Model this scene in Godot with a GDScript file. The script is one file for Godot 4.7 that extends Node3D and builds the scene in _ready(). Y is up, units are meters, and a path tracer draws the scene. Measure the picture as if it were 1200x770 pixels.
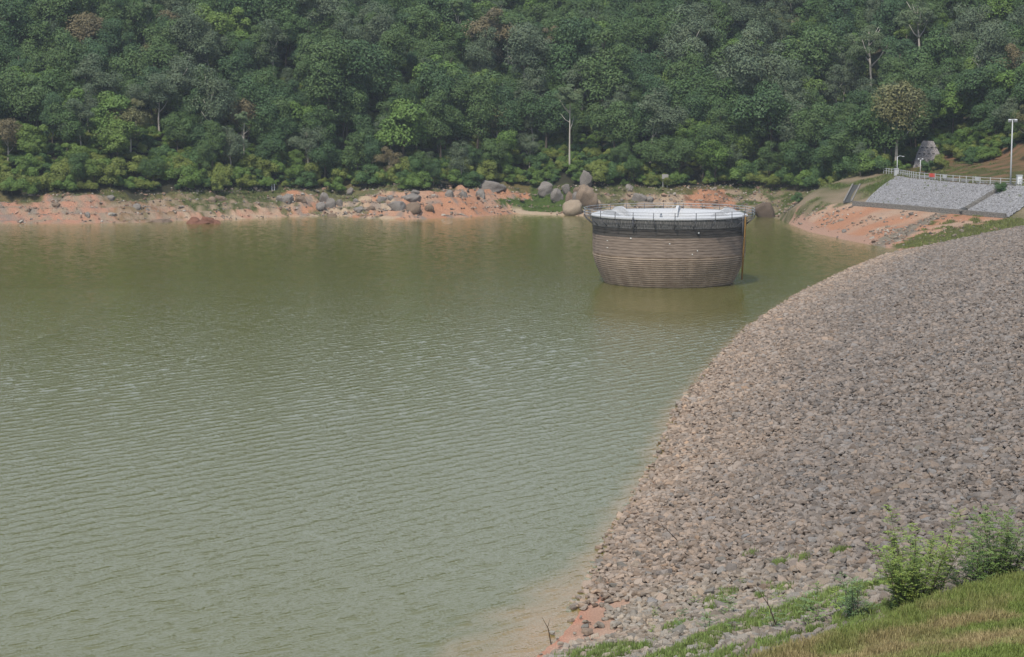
extends Node3D
# A drawn-down reservoir: murky water, a round concrete spillway tower, a riprap dam face, a clay shore and a forested hill.

var rng := RandomNumberGenerator.new()
var n1 := FastNoiseLite.new()
var n2 := FastNoiseLite.new()
var used := {}

# far waterline, (x, z), land on the far side of it
var far_shore := PackedVector2Array([Vector2(-320, -368), Vector2(-165, -374), Vector2(-124.7, -377.5), Vector2(-106.9, -377.5), Vector2(-89.1, -377.5), Vector2(-78.9, -380.2), Vector2(-72.8, -385.6), Vector2(-64.1, -388.3), Vector2(-49, -399.8), Vector2(-38, -402.7), Vector2(-31.6, -394), Vector2(-22.1, -391.1), Vector2(-7.5, -399.8), Vector2(0, -410.9), Vector2(9.6, -405.7), Vector2(15.2, -402.7), Vector2(28.7, -405.7), Vector2(51.7, -405.7), Vector2(57.4, -400), Vector2(58.2, -385.6), Vector2(58.3, -352.9), Vector2(62.2, -329.3), Vector2(66.8, -310.4), Vector2(62.2, -300), Vector2(40, -243)])
# dam waterline: x at each z
var dam_z := [-40.0, -62.0, -72.0, -81.2, -84.6, -90.6, -93.0, -100.2, -108.6, -125.6, -148.7, -170.3, -202.6, -238.8, -275.5, -310.4, -330.0]
var dam_x := [-32.0, -14.0, -6.0, 1.2, 2.5, 4.0, 4.5, 5.6, 7.1, 10.6, 14.2, 19.1, 27.0, 38.5, 52.2, 66.8, 75.0]
# foot of the stone revetment on the far abutment, and how far behind it the road edge lies
var foot_0 := Vector2(87.0, -320.0)
var foot_dir := Vector2(-0.427, -0.904)
var foot_up := Vector2(0.904, -0.427)
var road_a := [-3.0, -0.2, -0.06, 0.106, 0.35, 0.64, 0.906, 1.21, 1.405, 2.0]
var road_w := [14.0, 10.5, 9.9, 8.75, 6.6, 8.3, 11.0, 16.6, 19.2, 22.0]


func table(xs: Array, ys: Array, x: float) -> float:
	for i in range(1, xs.size()):
		if (xs[0] < xs[1] and x <= xs[i]) or (xs[0] > xs[1] and x >= xs[i]):
			var t: float = clampf((x - xs[i - 1]) / (xs[i] - xs[i - 1]), 0.0, 1.0)
			return lerpf(ys[i - 1], ys[i], t)
	return ys[ys.size() - 1]


func lin(r: float, g: float, b: float) -> Color:
	return Color(r, g, b).linear_to_srgb()


# ---------------------------------------------------------------- height of the land
func shore_distance(p: Vector2) -> float:
	var best := 1e12
	var side := 1.0
	for i in far_shore.size() - 1:
		var a := far_shore[i]
		var d := far_shore[i + 1] - a
		var q := p - a
		var t := clampf(q.dot(d) / d.length_squared(), 0.0, 1.0)
		var m := (q - d * t).length_squared()
		if m < best:
			best = m
			side = -signf(d.x * q.y - d.y * q.x)
	return sqrt(best) * side


func abutment(p: Vector2) -> Vector3:
	# x: along the revetment foot (0..1), y: behind it in metres, z: share of the abutment's shape here
	var q := p - foot_0
	var a := q.dot(foot_dir) / 44.2
	var w := q.dot(foot_up)
	var end := 1.05 + 0.45 * smoothstep(-12.0, 12.0, w)
	return Vector3(a, w, 1.0 - smoothstep(end, end + 0.45, a))


func far_height(x: float, z: float) -> float:
	var p := Vector2(x, z)
	var s := shore_distance(p)
	if s < 0.0:
		return maxf(-5.0, 0.28 * s)
	var ab := abutment(p)
	var rough := n1.get_noise_2d(x * 2.2, z * 2.2)
	var fine := n2.get_noise_2d(x * 5.0, z * 5.0)
	var h := 0.0
	if ab.z < 1.0:
		var k := 0.36
		h = k * minf(s, 15.0)
		var mound := exp(-pow((x + 9.0) / 9.0, 2.0)) * 1.5 * smoothstep(0.0, 5.0, s) * (1.0 - smoothstep(10.0, 18.0, s))
		h += mound
		var ledge := floorf(h / 1.15 + rough * 0.6) * 1.15 + 0.5
		h = lerpf(h, minf(h + 0.7, maxf(ledge, h * 0.4)), 0.75 * smoothstep(0.2, 2.0, s) * (1.0 - smoothstep(44.0, 50.0, x)))
		h += (rough * 0.55 + fine * 0.3) * smoothstep(0.0, 4.0, s)
		if s > 15.0:
			h += 0.5 * (minf(s, 105.0) - 15.0) + 0.1 * (clampf(s, 105.0, 180.0) - 105.0)
			h += n1.get_noise_2d(x * 0.35, z * 0.35) * 7.0 * smoothstep(15.0, 60.0, s)
	if ab.z > 0.0:
		var w: float = ab.y
		var top := table(road_a, road_w, ab.x)
		var g := 0.0
		if w < 0.0:
			g = 5.0 * pow(s / maxf(s - w, 0.01), 0.85)
			g += (rough * 0.35 + fine * 0.3) * smoothstep(0.0, 4.0, s) * smoothstep(0.0, 3.0, -w)
		elif w < top:
			g = lerpf(5.0, 10.2, w / top)
		else:
			var b := w - top
			g = 10.2 + 0.19 * clampf(b - 8.0, 0.0, 22.0) + 0.52 * clampf(b - 26.0, 0.0, 80.0)
			g += fine * 0.2 * smoothstep(8.0, 14.0, b)
		h = lerpf(h, g, ab.z)
	h -= clampf(z + 303.0, 0.0, 8.0) * 0.5
	return h


func dam_height(x: float, z: float) -> float:
	var dx := x - table(dam_z, dam_x, z)
	var h := 0.0
	if dx < 0.0:
		h = maxf(-4.5, dx * (0.16 if dx > -6.0 else 0.3) - (0.0 if dx > -6.0 else -0.84))
	else:
		h = dx * table([-83.0, -311.0], [0.25, 0.205], z)
		h = minf(h, 10.4)
	h -= clampf(-302.0 - z, 0.0, 20.0) * 0.5
	return h


func bank_edge(x: float, z: float) -> float:
	return (x - 7.4) * 0.64 + (z + 52.0) * 0.768


func bank_height(x: float, z: float) -> float:
	var e := bank_edge(x, z) + n1.get_noise_2d(x * 3.0, z * 3.0) * 0.8
	var h := 9.3
	h += 0.17 * e + 0.0065 * e * e if e > 0.0 else 0.72 * e
	return minf(h, 24.2) + n2.get_noise_2d(x * 4.0, z * 4.0) * 0.18


func near_height(x: float, z: float) -> float:
	return maxf(dam_height(x, z), bank_height(x, z))


# ---------------------------------------------------------------- helpers
func numbered(called: String) -> String:
	if not used.has(called):
		used[called] = 0
		return called
	used[called] += 1
	return "%s_%03d" % [called, used[called]]


func tag(o: Node3D, label := "", category := "", group := "", kind := "") -> Node3D:
	if label: o.set_meta("label", label)
	if category: o.set_meta("category", category)
	if group: o.set_meta("group", group)
	if kind: o.set_meta("kind", kind)
	return o


func base(called: String, at: Vector3, turn := 0.0) -> Node3D:
	var o := Node3D.new()
	o.name = numbered(called)
	add_child(o, true)
	o.position = at
	o.rotation.y = turn
	return o


func put(called: String, mesh: Mesh, m: Material, parent: Node3D = null) -> MeshInstance3D:
	var o := MeshInstance3D.new()
	o.name = numbered(called) if parent == null else called
	o.mesh = mesh
	o.material_override = m
	(self if parent == null else parent).add_child(o, true)
	return o


func multi(called: String, mesh: Mesh, m: Material, where: Array, tints: Array, parent: Node3D = null) -> MultiMeshInstance3D:
	var mm := MultiMesh.new()
	mm.transform_format = MultiMesh.TRANSFORM_3D
	mm.use_colors = tints.size() > 0
	mm.mesh = mesh
	mm.instance_count = where.size()
	for i in where.size():
		mm.set_instance_transform(i, where[i])
		if tints.size():
			mm.set_instance_color(i, tints[i])
	var o := MultiMeshInstance3D.new()
	o.name = numbered(called) if parent == null else called
	o.multimesh = mm
	o.material_override = m
	(self if parent == null else parent).add_child(o, true)
	return o


func raw(v: PackedVector3Array, idx: PackedInt32Array, n = null, c = null, uv = null) -> ArrayMesh:
	var a := []
	a.resize(Mesh.ARRAY_MAX)
	a[Mesh.ARRAY_VERTEX] = v
	a[Mesh.ARRAY_INDEX] = idx
	if n != null: a[Mesh.ARRAY_NORMAL] = n
	if c != null: a[Mesh.ARRAY_COLOR] = c
	if uv != null: a[Mesh.ARRAY_TEX_UV] = uv
	var m := ArrayMesh.new()
	m.add_surface_from_arrays(Mesh.PRIMITIVE_TRIANGLES, a)
	return m


func grid(xs: PackedFloat32Array, zs: PackedFloat32Array, height: Callable, color = null) -> ArrayMesh:
	# zs run away from the camera (falling)
	var v := PackedVector3Array()
	var c := PackedColorArray()
	for z in zs:
		for x in xs:
			var h: float = height.call(x, z)
			v.append(Vector3(x, h, z))
			if color != null:
				c.append(color.call(x, h, z))
	return sheet(v, xs.size(), zs.size(), c if color != null else null, null)


func sheet(v: PackedVector3Array, nx: int, nz: int, c = null, uv = null) -> ArrayMesh:
	var n := PackedVector3Array()
	n.resize(v.size())
	var idx := PackedInt32Array()
	for j in nz:
		for i in nx:
			var k := j * nx + i
			var ex := v[k + (1 if i < nx - 1 else 0)] - v[k - (1 if i > 0 else 0)]
			var ez := v[k + (nx if j < nz - 1 else 0)] - v[k - (nx if j > 0 else 0)]
			n[k] = ex.cross(ez).normalized()
			if i < nx - 1 and j < nz - 1:
				idx.append_array([k, k + nx, k + 1, k + 1, k + nx, k + nx + 1])
	return raw(v, idx, n, c, uv)


func steps(a: float, b: float, d: float) -> PackedFloat32Array:
	var out := PackedFloat32Array()
	var count := int(ceil(absf(b - a) / d))
	for i in count + 1:
		out.append(lerpf(a, b, float(i) / count))
	return out


func lathe(profile: Array, sides: int) -> ArrayMesh:
	# profile of (radius, y), bottom up for an outside face
	var v := PackedVector3Array()
	var n := PackedVector3Array()
	var idx := PackedInt32Array()
	for k in profile.size() - 1:
		var a: Vector2 = profile[k]
		var b: Vector2 = profile[k + 1]
		var d := (b - a).normalized()
		var first := v.size()
		for i in sides + 1:
			var t := TAU * i / sides
			var o := Vector3(cos(t), 0, sin(t))
			var nn := Vector3(o.x * d.y, -d.x, o.z * d.y)
			v.append(o * a.x + Vector3(0, a.y, 0))
			v.append(o * b.x + Vector3(0, b.y, 0))
			n.append(nn)
			n.append(nn)
		for i in sides:
			var q := first + i * 2
			idx.append_array([q, q + 2, q + 1, q + 1, q + 2, q + 3])
	return raw(v, idx, n)


func tube(path: Array, radii: Array, sides := 6) -> ArrayMesh:
	var st := SurfaceTool.new()
	st.begin(Mesh.PRIMITIVE_TRIANGLES)
	add_tube(st, path, radii, sides)
	st.generate_normals()
	return st.commit()


func add_tube(st: SurfaceTool, path: Array, radii: Array, sides := 6) -> void:
	st.set_smooth_group(0)
	var rings := []
	for k in path.size():
		var d: Vector3 = (path[mini(k + 1, path.size() - 1)] - path[maxi(k - 1, 0)]).normalized()
		var side := d.cross(Vector3(0.3, 0.1, 0.95)).normalized()
		if absf(d.dot(Vector3(0.3, 0.1, 0.95))) > 0.95:
			side = d.cross(Vector3.UP).normalized()
		var other := d.cross(side)
		var ring := []
		for i in sides:
			var t := TAU * i / sides
			ring.append(path[k] + (side * cos(t) + other * sin(t)) * radii[k])
		rings.append(ring)
	for k in path.size() - 1:
		for i in sides:
			var i2 := (i + 1) % sides
			for p in [rings[k][i], rings[k][i2], rings[k + 1][i], rings[k + 1][i], rings[k][i2], rings[k + 1][i2]]:
				st.add_vertex(p)
	for i in range(1, sides - 1):
		for p in [rings[-1][0], rings[-1][i], rings[-1][i + 1]]:
			st.add_vertex(p)
		for p in [rings[0][0], rings[0][i + 1], rings[0][i]]:
			st.add_vertex(p)


func add_box(st: SurfaceTool, at: Vector3, size: Vector3, turn := Basis()) -> void:
	st.set_smooth_group(-1)
	var h := size / 2
	for f in 6:
		var n := [Vector3.RIGHT, Vector3.LEFT, Vector3.UP, Vector3.DOWN, Vector3.BACK, Vector3.FORWARD][f] as Vector3
		var u := Vector3(n.y, n.z, n.x)
		var w := n.cross(u)
		var q := []
		for s in [[-1, -1], [1, -1], [1, 1], [-1, 1]]:
			q.append(at + turn * ((n + u * s[0] + w * s[1]) * h))
		for i in [0, 2, 1, 0, 3, 2]:
			st.add_vertex(q[i])


func box(size: Vector3, at := Vector3.ZERO, turn := Basis()) -> ArrayMesh:
	var st := SurfaceTool.new()
	st.begin(Mesh.PRIMITIVE_TRIANGLES)
	add_box(st, at, size, turn)
	st.generate_normals()
	return st.commit()


# ---------------------------------------------------------------- materials
func noise_texture(freq: float, octaves: int, lo: Color, hi: Color, size := 512, seed_ := 3, middle = null) -> NoiseTexture2D:
	var f := FastNoiseLite.new()
	f.noise_type = FastNoiseLite.TYPE_SIMPLEX_SMOOTH
	f.frequency = freq
	f.fractal_octaves = octaves
	f.seed = seed_
	var t := NoiseTexture2D.new()
	t.width = size
	t.height = size
	t.seamless = true
	t.noise = f
	var g := Gradient.new()
	g.set_color(0, lo)
	g.set_color(1, hi)
	if middle != null:
		g.add_point(0.5, middle)
	t.color_ramp = g
	return t


func relief(freq: float, octaves: int, size := 512, seed_ := 5) -> NoiseTexture2D:
	var t := noise_texture(freq, octaves, Color.BLACK, Color.WHITE, size, seed_)
	return t


func mat(c: Color, rough := 0.9, tex: Texture2D = null, scale := Vector3.ONE, bump: Texture2D = null, bump_cm := 0.0) -> StandardMaterial3D:
	var m := StandardMaterial3D.new()
	m.albedo_color = c
	m.roughness = rough
	m.metallic_specular = 0.3
	if tex or bump:
		m.uv1_triplanar = true
		m.uv1_world_triplanar = true
		m.uv1_scale = scale
	if tex:
		m.albedo_texture = tex
	if bump:
		m.heightmap_enabled = true
		m.heightmap_texture = bump
		m.heightmap_scale = bump_cm
	return m


func leaf_mat(c: Color, through := 0.3) -> StandardMaterial3D:
	var m := mat(c, 0.6)
	m.vertex_color_use_as_albedo = true
	m.backlight_enabled = true
	m.backlight = Color(through, through * 1.05, through * 0.6)
	m.metallic_specular = 0.35
	return m


# ---------------------------------------------------------------- plants
func add_leaf(v: PackedVector3Array, idx: PackedInt32Array, c: PackedColorArray, at: Vector3, n: Vector3, along: Vector3, a: float, b: float, tint: Color) -> void:
	var w := n.cross(along).normalized()
	var k := v.size()
	v.append(at - along * a)
	v.append(at + w * b + along * a * 0.1)
	v.append(at + along * a)
	v.append(at - w * b + along * a * 0.1)
	for i in 4:
		c.append(tint)
	idx.append_array([k, k + 1, k + 2, k, k + 2, k + 3])


func unit_vector() -> Vector3:
	return Vector3(rng.randfn(), rng.randfn(), rng.randfn()).normalized()


# A crown: clumps spread through an uneven volume, each clump many leaf sprays. p: r, h, low (where it starts), clumps, clump (size), leaves, leaf, flat, cone
func crown(p: Dictionary) -> ArrayMesh:
	var v := PackedVector3Array()
	var c := PackedColorArray()
	var idx := PackedInt32Array()
	var boughs := []
	var count := rng.randi_range(5, 8)
	for k in count:
		var ang := TAU * (k + rng.randf_range(-0.4, 0.4)) / count
		var up := rng.randf_range(0.15, 1.35) if k > 0 else 1.5
		var foot: float = p.low + p.h * rng.randf_range(0.0, 0.4)
		var reach := rng.randf_range(0.72, 1.12)
		var wide: float = p.r * cos(up) * reach * (1.0 - p.cone * 0.3)
		var high: float = (p.low + p.h - foot) * (0.3 + 0.66 * sin(up)) * reach
		boughs.append([Vector3(0, foot, 0), Vector3(cos(ang) * wide, foot + high, sin(ang) * wide)])
	for k in p.clumps:
		var b: Array = boughs[k % count]
		var t := lerpf(0.3, 1.0, pow(rng.randf(), 0.6))
		var size: float = p.clump * rng.randf_range(0.5, 1.3) * (1.2 - 0.35 * t)
		var mid: Vector3 = b[0].lerp(b[1], t) + unit_vector() * p.r * 0.26
		var tone := rng.randf_range(0.78, 1.2)
		var warm := rng.randf_range(-0.06, 0.06)
		for j in p.leaves:
			var d := unit_vector()
			if d.y < -0.35:
				d.y = -d.y
			var reach := size * (0.7 + 0.38 * rng.randf())
			var at: Vector3 = mid + Vector3(d.x, d.y * p.flat, d.z) * reach
			var n := (d + Vector3(0, 0.3, 0) + unit_vector() * 0.6).normalized()
			var along := n.cross(unit_vector()).normalized()
			var f := tone * rng.randf_range(0.8, 1.22)
			var s: float = p.leaf * rng.randf_range(0.65, 1.3)
			add_leaf(v, idx, c, at, n, along, s, s * rng.randf_range(0.4, 0.62), Color(f * (1.0 + warm), f, f * (1.0 - warm)))
	return raw(v, idx, null, c)


func trunk(h: float, r: float, limbs: int, spread: float, from := 0.45) -> ArrayMesh:
	var st := SurfaceTool.new()
	st.begin(Mesh.PRIMITIVE_TRIANGLES)
	var path := []
	var radii := []
	var drift := Vector3(rng.randf_range(-1, 1), 0, rng.randf_range(-1, 1)) * h * 0.03
	for k in 6:
		var t := k / 5.0
		path.append(Vector3(0, h * t - 0.6 * (1.0 - t), 0) + drift * sin(t * 5.0))
		radii.append(r * lerpf(1.25, 0.25, pow(t, 0.8)))
	add_tube(st, path, radii, 6)
	for k in limbs:
		var t := lerpf(from, 0.92, (k + rng.randf()) / limbs)
		var root := Vector3(0, h * t, 0) + drift * sin(t * 5.0)
		var ang := rng.randf() * TAU
		var out := Vector3(cos(ang), 0, sin(ang)) * spread * rng.randf_range(0.6, 1.0) * (1.15 - 0.6 * t)
		var tip := root + out + Vector3(0, spread * rng.randf_range(0.45, 0.95), 0)
		add_tube(st, [root, root.lerp(tip, 0.5) + Vector3(0, -0.1 * spread, 0), tip], [r * (1.0 - 0.75 * t), r * 0.36, r * 0.1], 5)
	st.generate_normals()
	return st.commit()


# A low feathery shrub of upright stems with pinnate sprays.
func feathery(h: float, stems: int, spread: float, leaflet: float, dense: float) -> Array:
	var st := SurfaceTool.new()
	st.begin(Mesh.PRIMITIVE_TRIANGLES)
	var v := PackedVector3Array()
	var c := PackedColorArray()
	var idx := PackedInt32Array()
	for k in stems:
		var ang := rng.randf() * TAU
		var out := Vector3(cos(ang), 0, sin(ang)) * spread * sqrt(rng.randf())
		var high := h * lerpf(0.3, 1.0, pow(rng.randf(), 1.4))
		var path := []
		for i in 5:
			var t := i / 4.0
			path.append(out * (0.25 + 0.75 * t) + Vector3(rng.randf_range(-0.04, 0.04), high * t - 0.15 * (1.0 - t), rng.randf_range(-0.04, 0.04)))
		add_tube(st, path, [0.022, 0.018, 0.014, 0.01, 0.004], 4)
		var sprays := int(high * dense)
		var tone := rng.randf_range(0.85, 1.15)
		for q in sprays:
			var t := lerpf(0.1, 1.0, (q + rng.randf()) / sprays)
			var seg := mini(int(t * 4.0), 3)
			var root: Vector3 = path[seg].lerp(path[seg + 1], t * 4.0 - seg)
			var a2 := rng.randf() * TAU
			var dir := Vector3(cos(a2), rng.randf_range(0.15, 0.9), sin(a2)).normalized()
			var length := rng.randf_range(0.3, 0.72) * (1.15 - 0.45 * t)
			var fresh := rng.randf_range(0.8, 1.2) * tone
			var yellow := 1.0 + (0.55 if rng.randf() < 0.16 else 0.1) * t
			for j in 11:
				var s := (j + 1) / 11.0
				var at := root + dir * length * s + Vector3(0, -0.16 * s * s * length, 0)
				for side in [-1.0, 1.0]:
					var lat: Vector3 = (dir.cross(Vector3.UP).normalized() * side + dir * 0.35 + unit_vector() * 0.35).normalized()
					var n := (Vector3.UP + unit_vector() * 0.7).normalized()
					n = (n - lat * n.dot(lat)).normalized()
					add_leaf(v, idx, c, at + lat * leaflet, n, lat, leaflet, leaflet * 0.36, Color(fresh * yellow, fresh, fresh * 0.95))
	st.generate_normals()
	return [st.commit(), raw(v, idx, null, c)]


func tuft(blades: int, h: float, spread: float, width: float) -> ArrayMesh:
	var v := PackedVector3Array()
	var c := PackedColorArray()
	var idx := PackedInt32Array()
	for k in blades:
		var ang := rng.randf() * TAU
		var root := Vector3(cos(ang), 0, sin(ang)) * spread * sqrt(rng.randf())
		var lean := unit_vector() * 0.5
		var tip := root + Vector3(lean.x, 1.0, lean.z).normalized() * h * rng.randf_range(0.5, 1.1)
		var mid := root.lerp(tip, 0.55) + Vector3(0, h * 0.08, 0)
		var w := Vector3(sin(ang * 3.0), 0, cos(ang * 3.0)) * width
		var q := v.size()
		var f := rng.randf_range(0.75, 1.25)
		for p in [root - w - Vector3(0, 0.04, 0), root + w - Vector3(0, 0.04, 0), mid - w * 0.8, mid + w * 0.8, tip]:
			v.append(p)
			c.append(Color(f, f, f))
		idx.append_array([q, q + 2, q + 1, q + 1, q + 2, q + 3, q + 2, q + 4, q + 3])
	return raw(v, idx, null, c)


# ---------------------------------------------------------------- rocks
func block() -> ArrayMesh:
	# a broken stone of about unit size: a jittered block with cut faces
	var v := PackedVector3Array()
	for x in [-1, 1]:
		for y in [-1, 1]:
			for z in [-1, 1]:
				var f := rng.randf_range(0.66, 1.02)
				v.append(Vector3(x * rng.randf_range(0.28, 0.48), y * rng.randf_range(0.28, 0.5), z * rng.randf_range(0.28, 0.48)) * f)
	for d in [Vector3.LEFT, Vector3.RIGHT, Vector3.DOWN, Vector3.UP, Vector3.FORWARD, Vector3.BACK]:
		v.append(d * rng.randf_range(0.4, 0.54) + unit_vector() * 0.1)
	var idx := PackedInt32Array()
	var faces := [[0, 1, 3, 2, 8], [4, 6, 7, 5, 9], [0, 4, 5, 1, 10], [2, 3, 7, 6, 11], [0, 2, 6, 4, 12], [1, 5, 7, 3, 13]]
	for f in faces:
		for i in 4:
			idx.append_array([f[4], f[i], f[(i + 1) % 4]])
	return raw(v, idx)


func boulder(rough: float, facets: int, seed_: int) -> ArrayMesh:
	var s := SphereMesh.new()
	s.radius = 0.5
	s.height = 1.0
	s.radial_segments = 28
	s.rings = 14
	var a := s.get_mesh_arrays()
	var v: PackedVector3Array = a[Mesh.ARRAY_VERTEX]
	var cuts := []
	for k in facets:
		var d := unit_vector()
		cuts.append([d, rng.randf_range(0.27, 0.42)])
	for i in v.size():
		var p := v[i]
		for cut in cuts:
			var over: float = p.dot(cut[0]) - cut[1]
			if over > 0.0:
				p -= cut[0] * over * 0.97
		p *= 1.0 + rough * n1.get_noise_3d(p.x * 90.0 + seed_ * 71.0, p.y * 90.0, p.z * 90.0) + rough * 0.4 * n2.get_noise_3d(p.x * 130.0, p.y * 130.0 + seed_ * 37.0, p.z * 130.0)
		v[i] = p
	a[Mesh.ARRAY_VERTEX] = v
	var st := SurfaceTool.new()
	st.create_from_arrays(a)
	st.generate_normals()
	return st.commit()


# ---------------------------------------------------------------- colours of the ground, as base colours of its matter
func far_color(x: float, h: float, z: float) -> Color:
	var p := Vector2(x, z)
	var s := shore_distance(p)
	var ab := abutment(p)
	var a := n1.get_noise_2d(x * 3.0 + 400.0, z * 3.0)
	var b := n2.get_noise_2d(x * 4.0, z * 4.0 + 90.0)
	var c2 := n1.get_noise_2d(x * 9.0 - 77.0, z * 9.0)
	var wob := a * 6.0 + b * 3.0
	var pink := Color(0.50, 0.265, 0.18)
	var tan_ := Color(0.37, 0.28, 0.20)
	var sand := Color(0.53, 0.40, 0.285)
	var orange := Color(0.50, 0.255, 0.155)
	var grey := Color(0.25, 0.225, 0.20)
	var grass := Color(0.085, 0.105, 0.03)
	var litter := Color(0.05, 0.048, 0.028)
	var silt := Color(0.06, 0.055, 0.03)
	if s < -1.5:
		return silt
	var col := pink
	if ab.z > 0.5 and ab.y > 0.0:
		var back := ab.y - table(road_a, road_w, ab.x)
		if back < 0.0:
			return grass.lerp(tan_, clampf(0.4 + a, 0.0, 0.8))
		if back < 30.0:
			return Color(0.10, 0.105, 0.035).lerp(Color(0.26, 0.15, 0.085), clampf(0.15 + b * 1.4 + smoothstep(14.0, 22.0, back) * 0.6, 0.0, 1.0))
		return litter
	if ab.z > 0.3 or x > 58.0:
		col = Color(0.50, 0.255, 0.155).lerp(Color(0.52, 0.36, 0.26), clampf(0.3 + a * 1.6, 0.0, 1.0))
		if s < 2.0 + c2:
			col = Color(0.48, 0.30, 0.22)
		if ab.x < 0.35 and c2 + b > 0.12 + maxf(0.0, ab.x) * 1.5:
			col = Color(0.12, 0.125, 0.04)
		if ab.x < 0.28 and z > -318.0 + wob * 0.6 and x > 70.0 + wob:
			col = Color(0.125, 0.13, 0.042)
		if absf(ab.x * 44.0 - 16.0 - ab.y * 0.4 + wob * 0.4) < 2.2:
			col = Color(0.27, 0.23, 0.18)
		if ab.x > 1.25 + a * 0.3 and s > 1.5:
			col = Color(0.43, 0.35, 0.27).lerp(grey, clampf(0.3 + c2 * 2.0, 0.0, 0.8))
		if ab.x > 1.02 and (ab.y > -2.0 + wob * 0.5 or s > 10.0 + wob * 0.6):
			col = grass.lerp(tan_, clampf(0.25 + c2, 0.0, 0.6))
		return col
	var xx := x + wob
	if xx < -86.0:
		col = pink.lerp(tan_, clampf(0.35 + c2 * 2.0, 0.0, 1.0))
		col = col.lerp(grey, clampf(b * 2.2 - 0.2, 0.0, 0.8))
	elif xx < -71.0:
		col = tan_.lerp(pink, clampf(0.3 + c2 * 2.0, 0.0, 1.0))
		if c2 + a > 0.1: col = col.lerp(grass, 0.5)
	elif xx < -50.0:
		col = tan_.lerp(grass, clampf(0.5 + c2 * 2.0 + (0.5 if s > 8.0 else 0.0), 0.0, 0.9))
		if s < 3.5 + b * 3.0: col = sand.lerp(pink, clampf(0.4 + c2, 0.0, 1.0))
	elif xx < -27.0:
		col = sand.lerp(orange, clampf(0.25 + a * 2.0, 0.0, 1.0))
		if c2 > 0.18: col = col.lerp(grey, 0.7)
		if b > 0.28: col = col.lerp(grass, 0.8)
	elif xx < 0.5:
		col = orange.lerp(Color(0.52, 0.32, 0.22), clampf(0.35 + a * 1.8, 0.0, 1.0))
		if c2 > 0.34: col = col.lerp(grey, 0.75)
	elif xx < 16.0:
		col = orange if s > 8.0 and xx < 6.0 else grass.lerp(Color(0.07, 0.12, 0.025), 0.6)
		if s < 2.4 + b * 2.0: col = Color(0.52, 0.40, 0.29)
	elif xx < 38.0:
		col = tan_.lerp(sand, clampf(0.4 + c2 * 2.0, 0.0, 1.0))
		if a + c2 * 0.6 > -0.05 and s > 4.0: col = grass.lerp(tan_, 0.25)
	else:
		col = orange.lerp(Color(0.25, 0.14, 0.09), clampf(0.25 + c2 * 2.0, 0.0, 1.0))
		if s < 4.0 + b * 2.0: col = sand.lerp(grey, 0.3)
		if xx > 51.0: col = tan_.lerp(grass, clampf(0.4 + c2 * 2.0, 0.0, 1.0))
	if s > 12.5 + a * 4.0:
		col = col.lerp(grass, 0.8)
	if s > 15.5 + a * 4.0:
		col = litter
	return col


func dam_color(x: float, h: float, z: float) -> Color:
	var dx := x - table(dam_z, dam_x, z)
	var a := n1.get_noise_2d(x * 6.0, z * 6.0)
	var clay := Color(0.56, 0.36, 0.27).lerp(Color(0.47, 0.27, 0.19), clampf(0.5 + a * 2.0, 0.0, 1.0))
	if dx < 0.0:
		var wide := lerpf(0.3, 1.5, smoothstep(-104.0, -86.0, z))
		var deep := clampf((-dx - wide + a * wide * 1.5) / (wide * 3.0 + 1.0), 0.0, 1.0)
		return Color(0.58, 0.27, 0.18).lerp(Color(0.055, 0.052, 0.028), deep)
	if (z > -88.0 + a * 3.0 and dx < 9.0) or dx < 2.5 + a * 3.0:
		return clay.lerp(Color(0.45, 0.36, 0.27), clampf(dx / 8.0, 0.0, 1.0))
	return Color(0.13, 0.105, 0.085)


func bank_color(x: float, _h: float, z: float) -> Color:
	var a := n1.get_noise_2d(x * 5.0, z * 5.0 + 33.0)
	var b := n2.get_noise_2d(x * 6.0, z * 6.0)
	return Color(0.075, 0.085, 0.025).lerp(Color(0.17, 0.12, 0.07), clampf(0.35 + a * 1.6 + b * 0.7, 0.0, 1.0))


func in_frame(p: Vector3, margin := 1.0) -> bool:
	return p.z < -1.0 and absf(p.x) < -p.z * 0.285 * margin + 3.0


func slope_basis(height: Callable, x: float, z: float) -> Basis:
	var n := Vector3(height.call(x - 0.3, z) - height.call(x + 0.3, z), 0.6, height.call(x, z - 0.3) - height.call(x, z + 0.3)).normalized()
	return Basis(Quaternion(Vector3.UP, n))


# ---------------------------------------------------------------- the scene
func _ready() -> void:
	rng.seed = 20
	n1.seed = 11
	n1.frequency = 0.03
	n1.noise_type = FastNoiseLite.TYPE_SIMPLEX_SMOOTH
	n1.fractal_octaves = 2
	n2.seed = 29
	n2.frequency = 0.05
	n2.noise_type = FastNoiseLite.TYPE_SIMPLEX_SMOOTH
	n2.fractal_octaves = 3
	camera_and_light()
	land()
	water()
	tower()
	riprap()
	near_bank()
	abutment_works()
	shore_rocks()
	forest()


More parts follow.
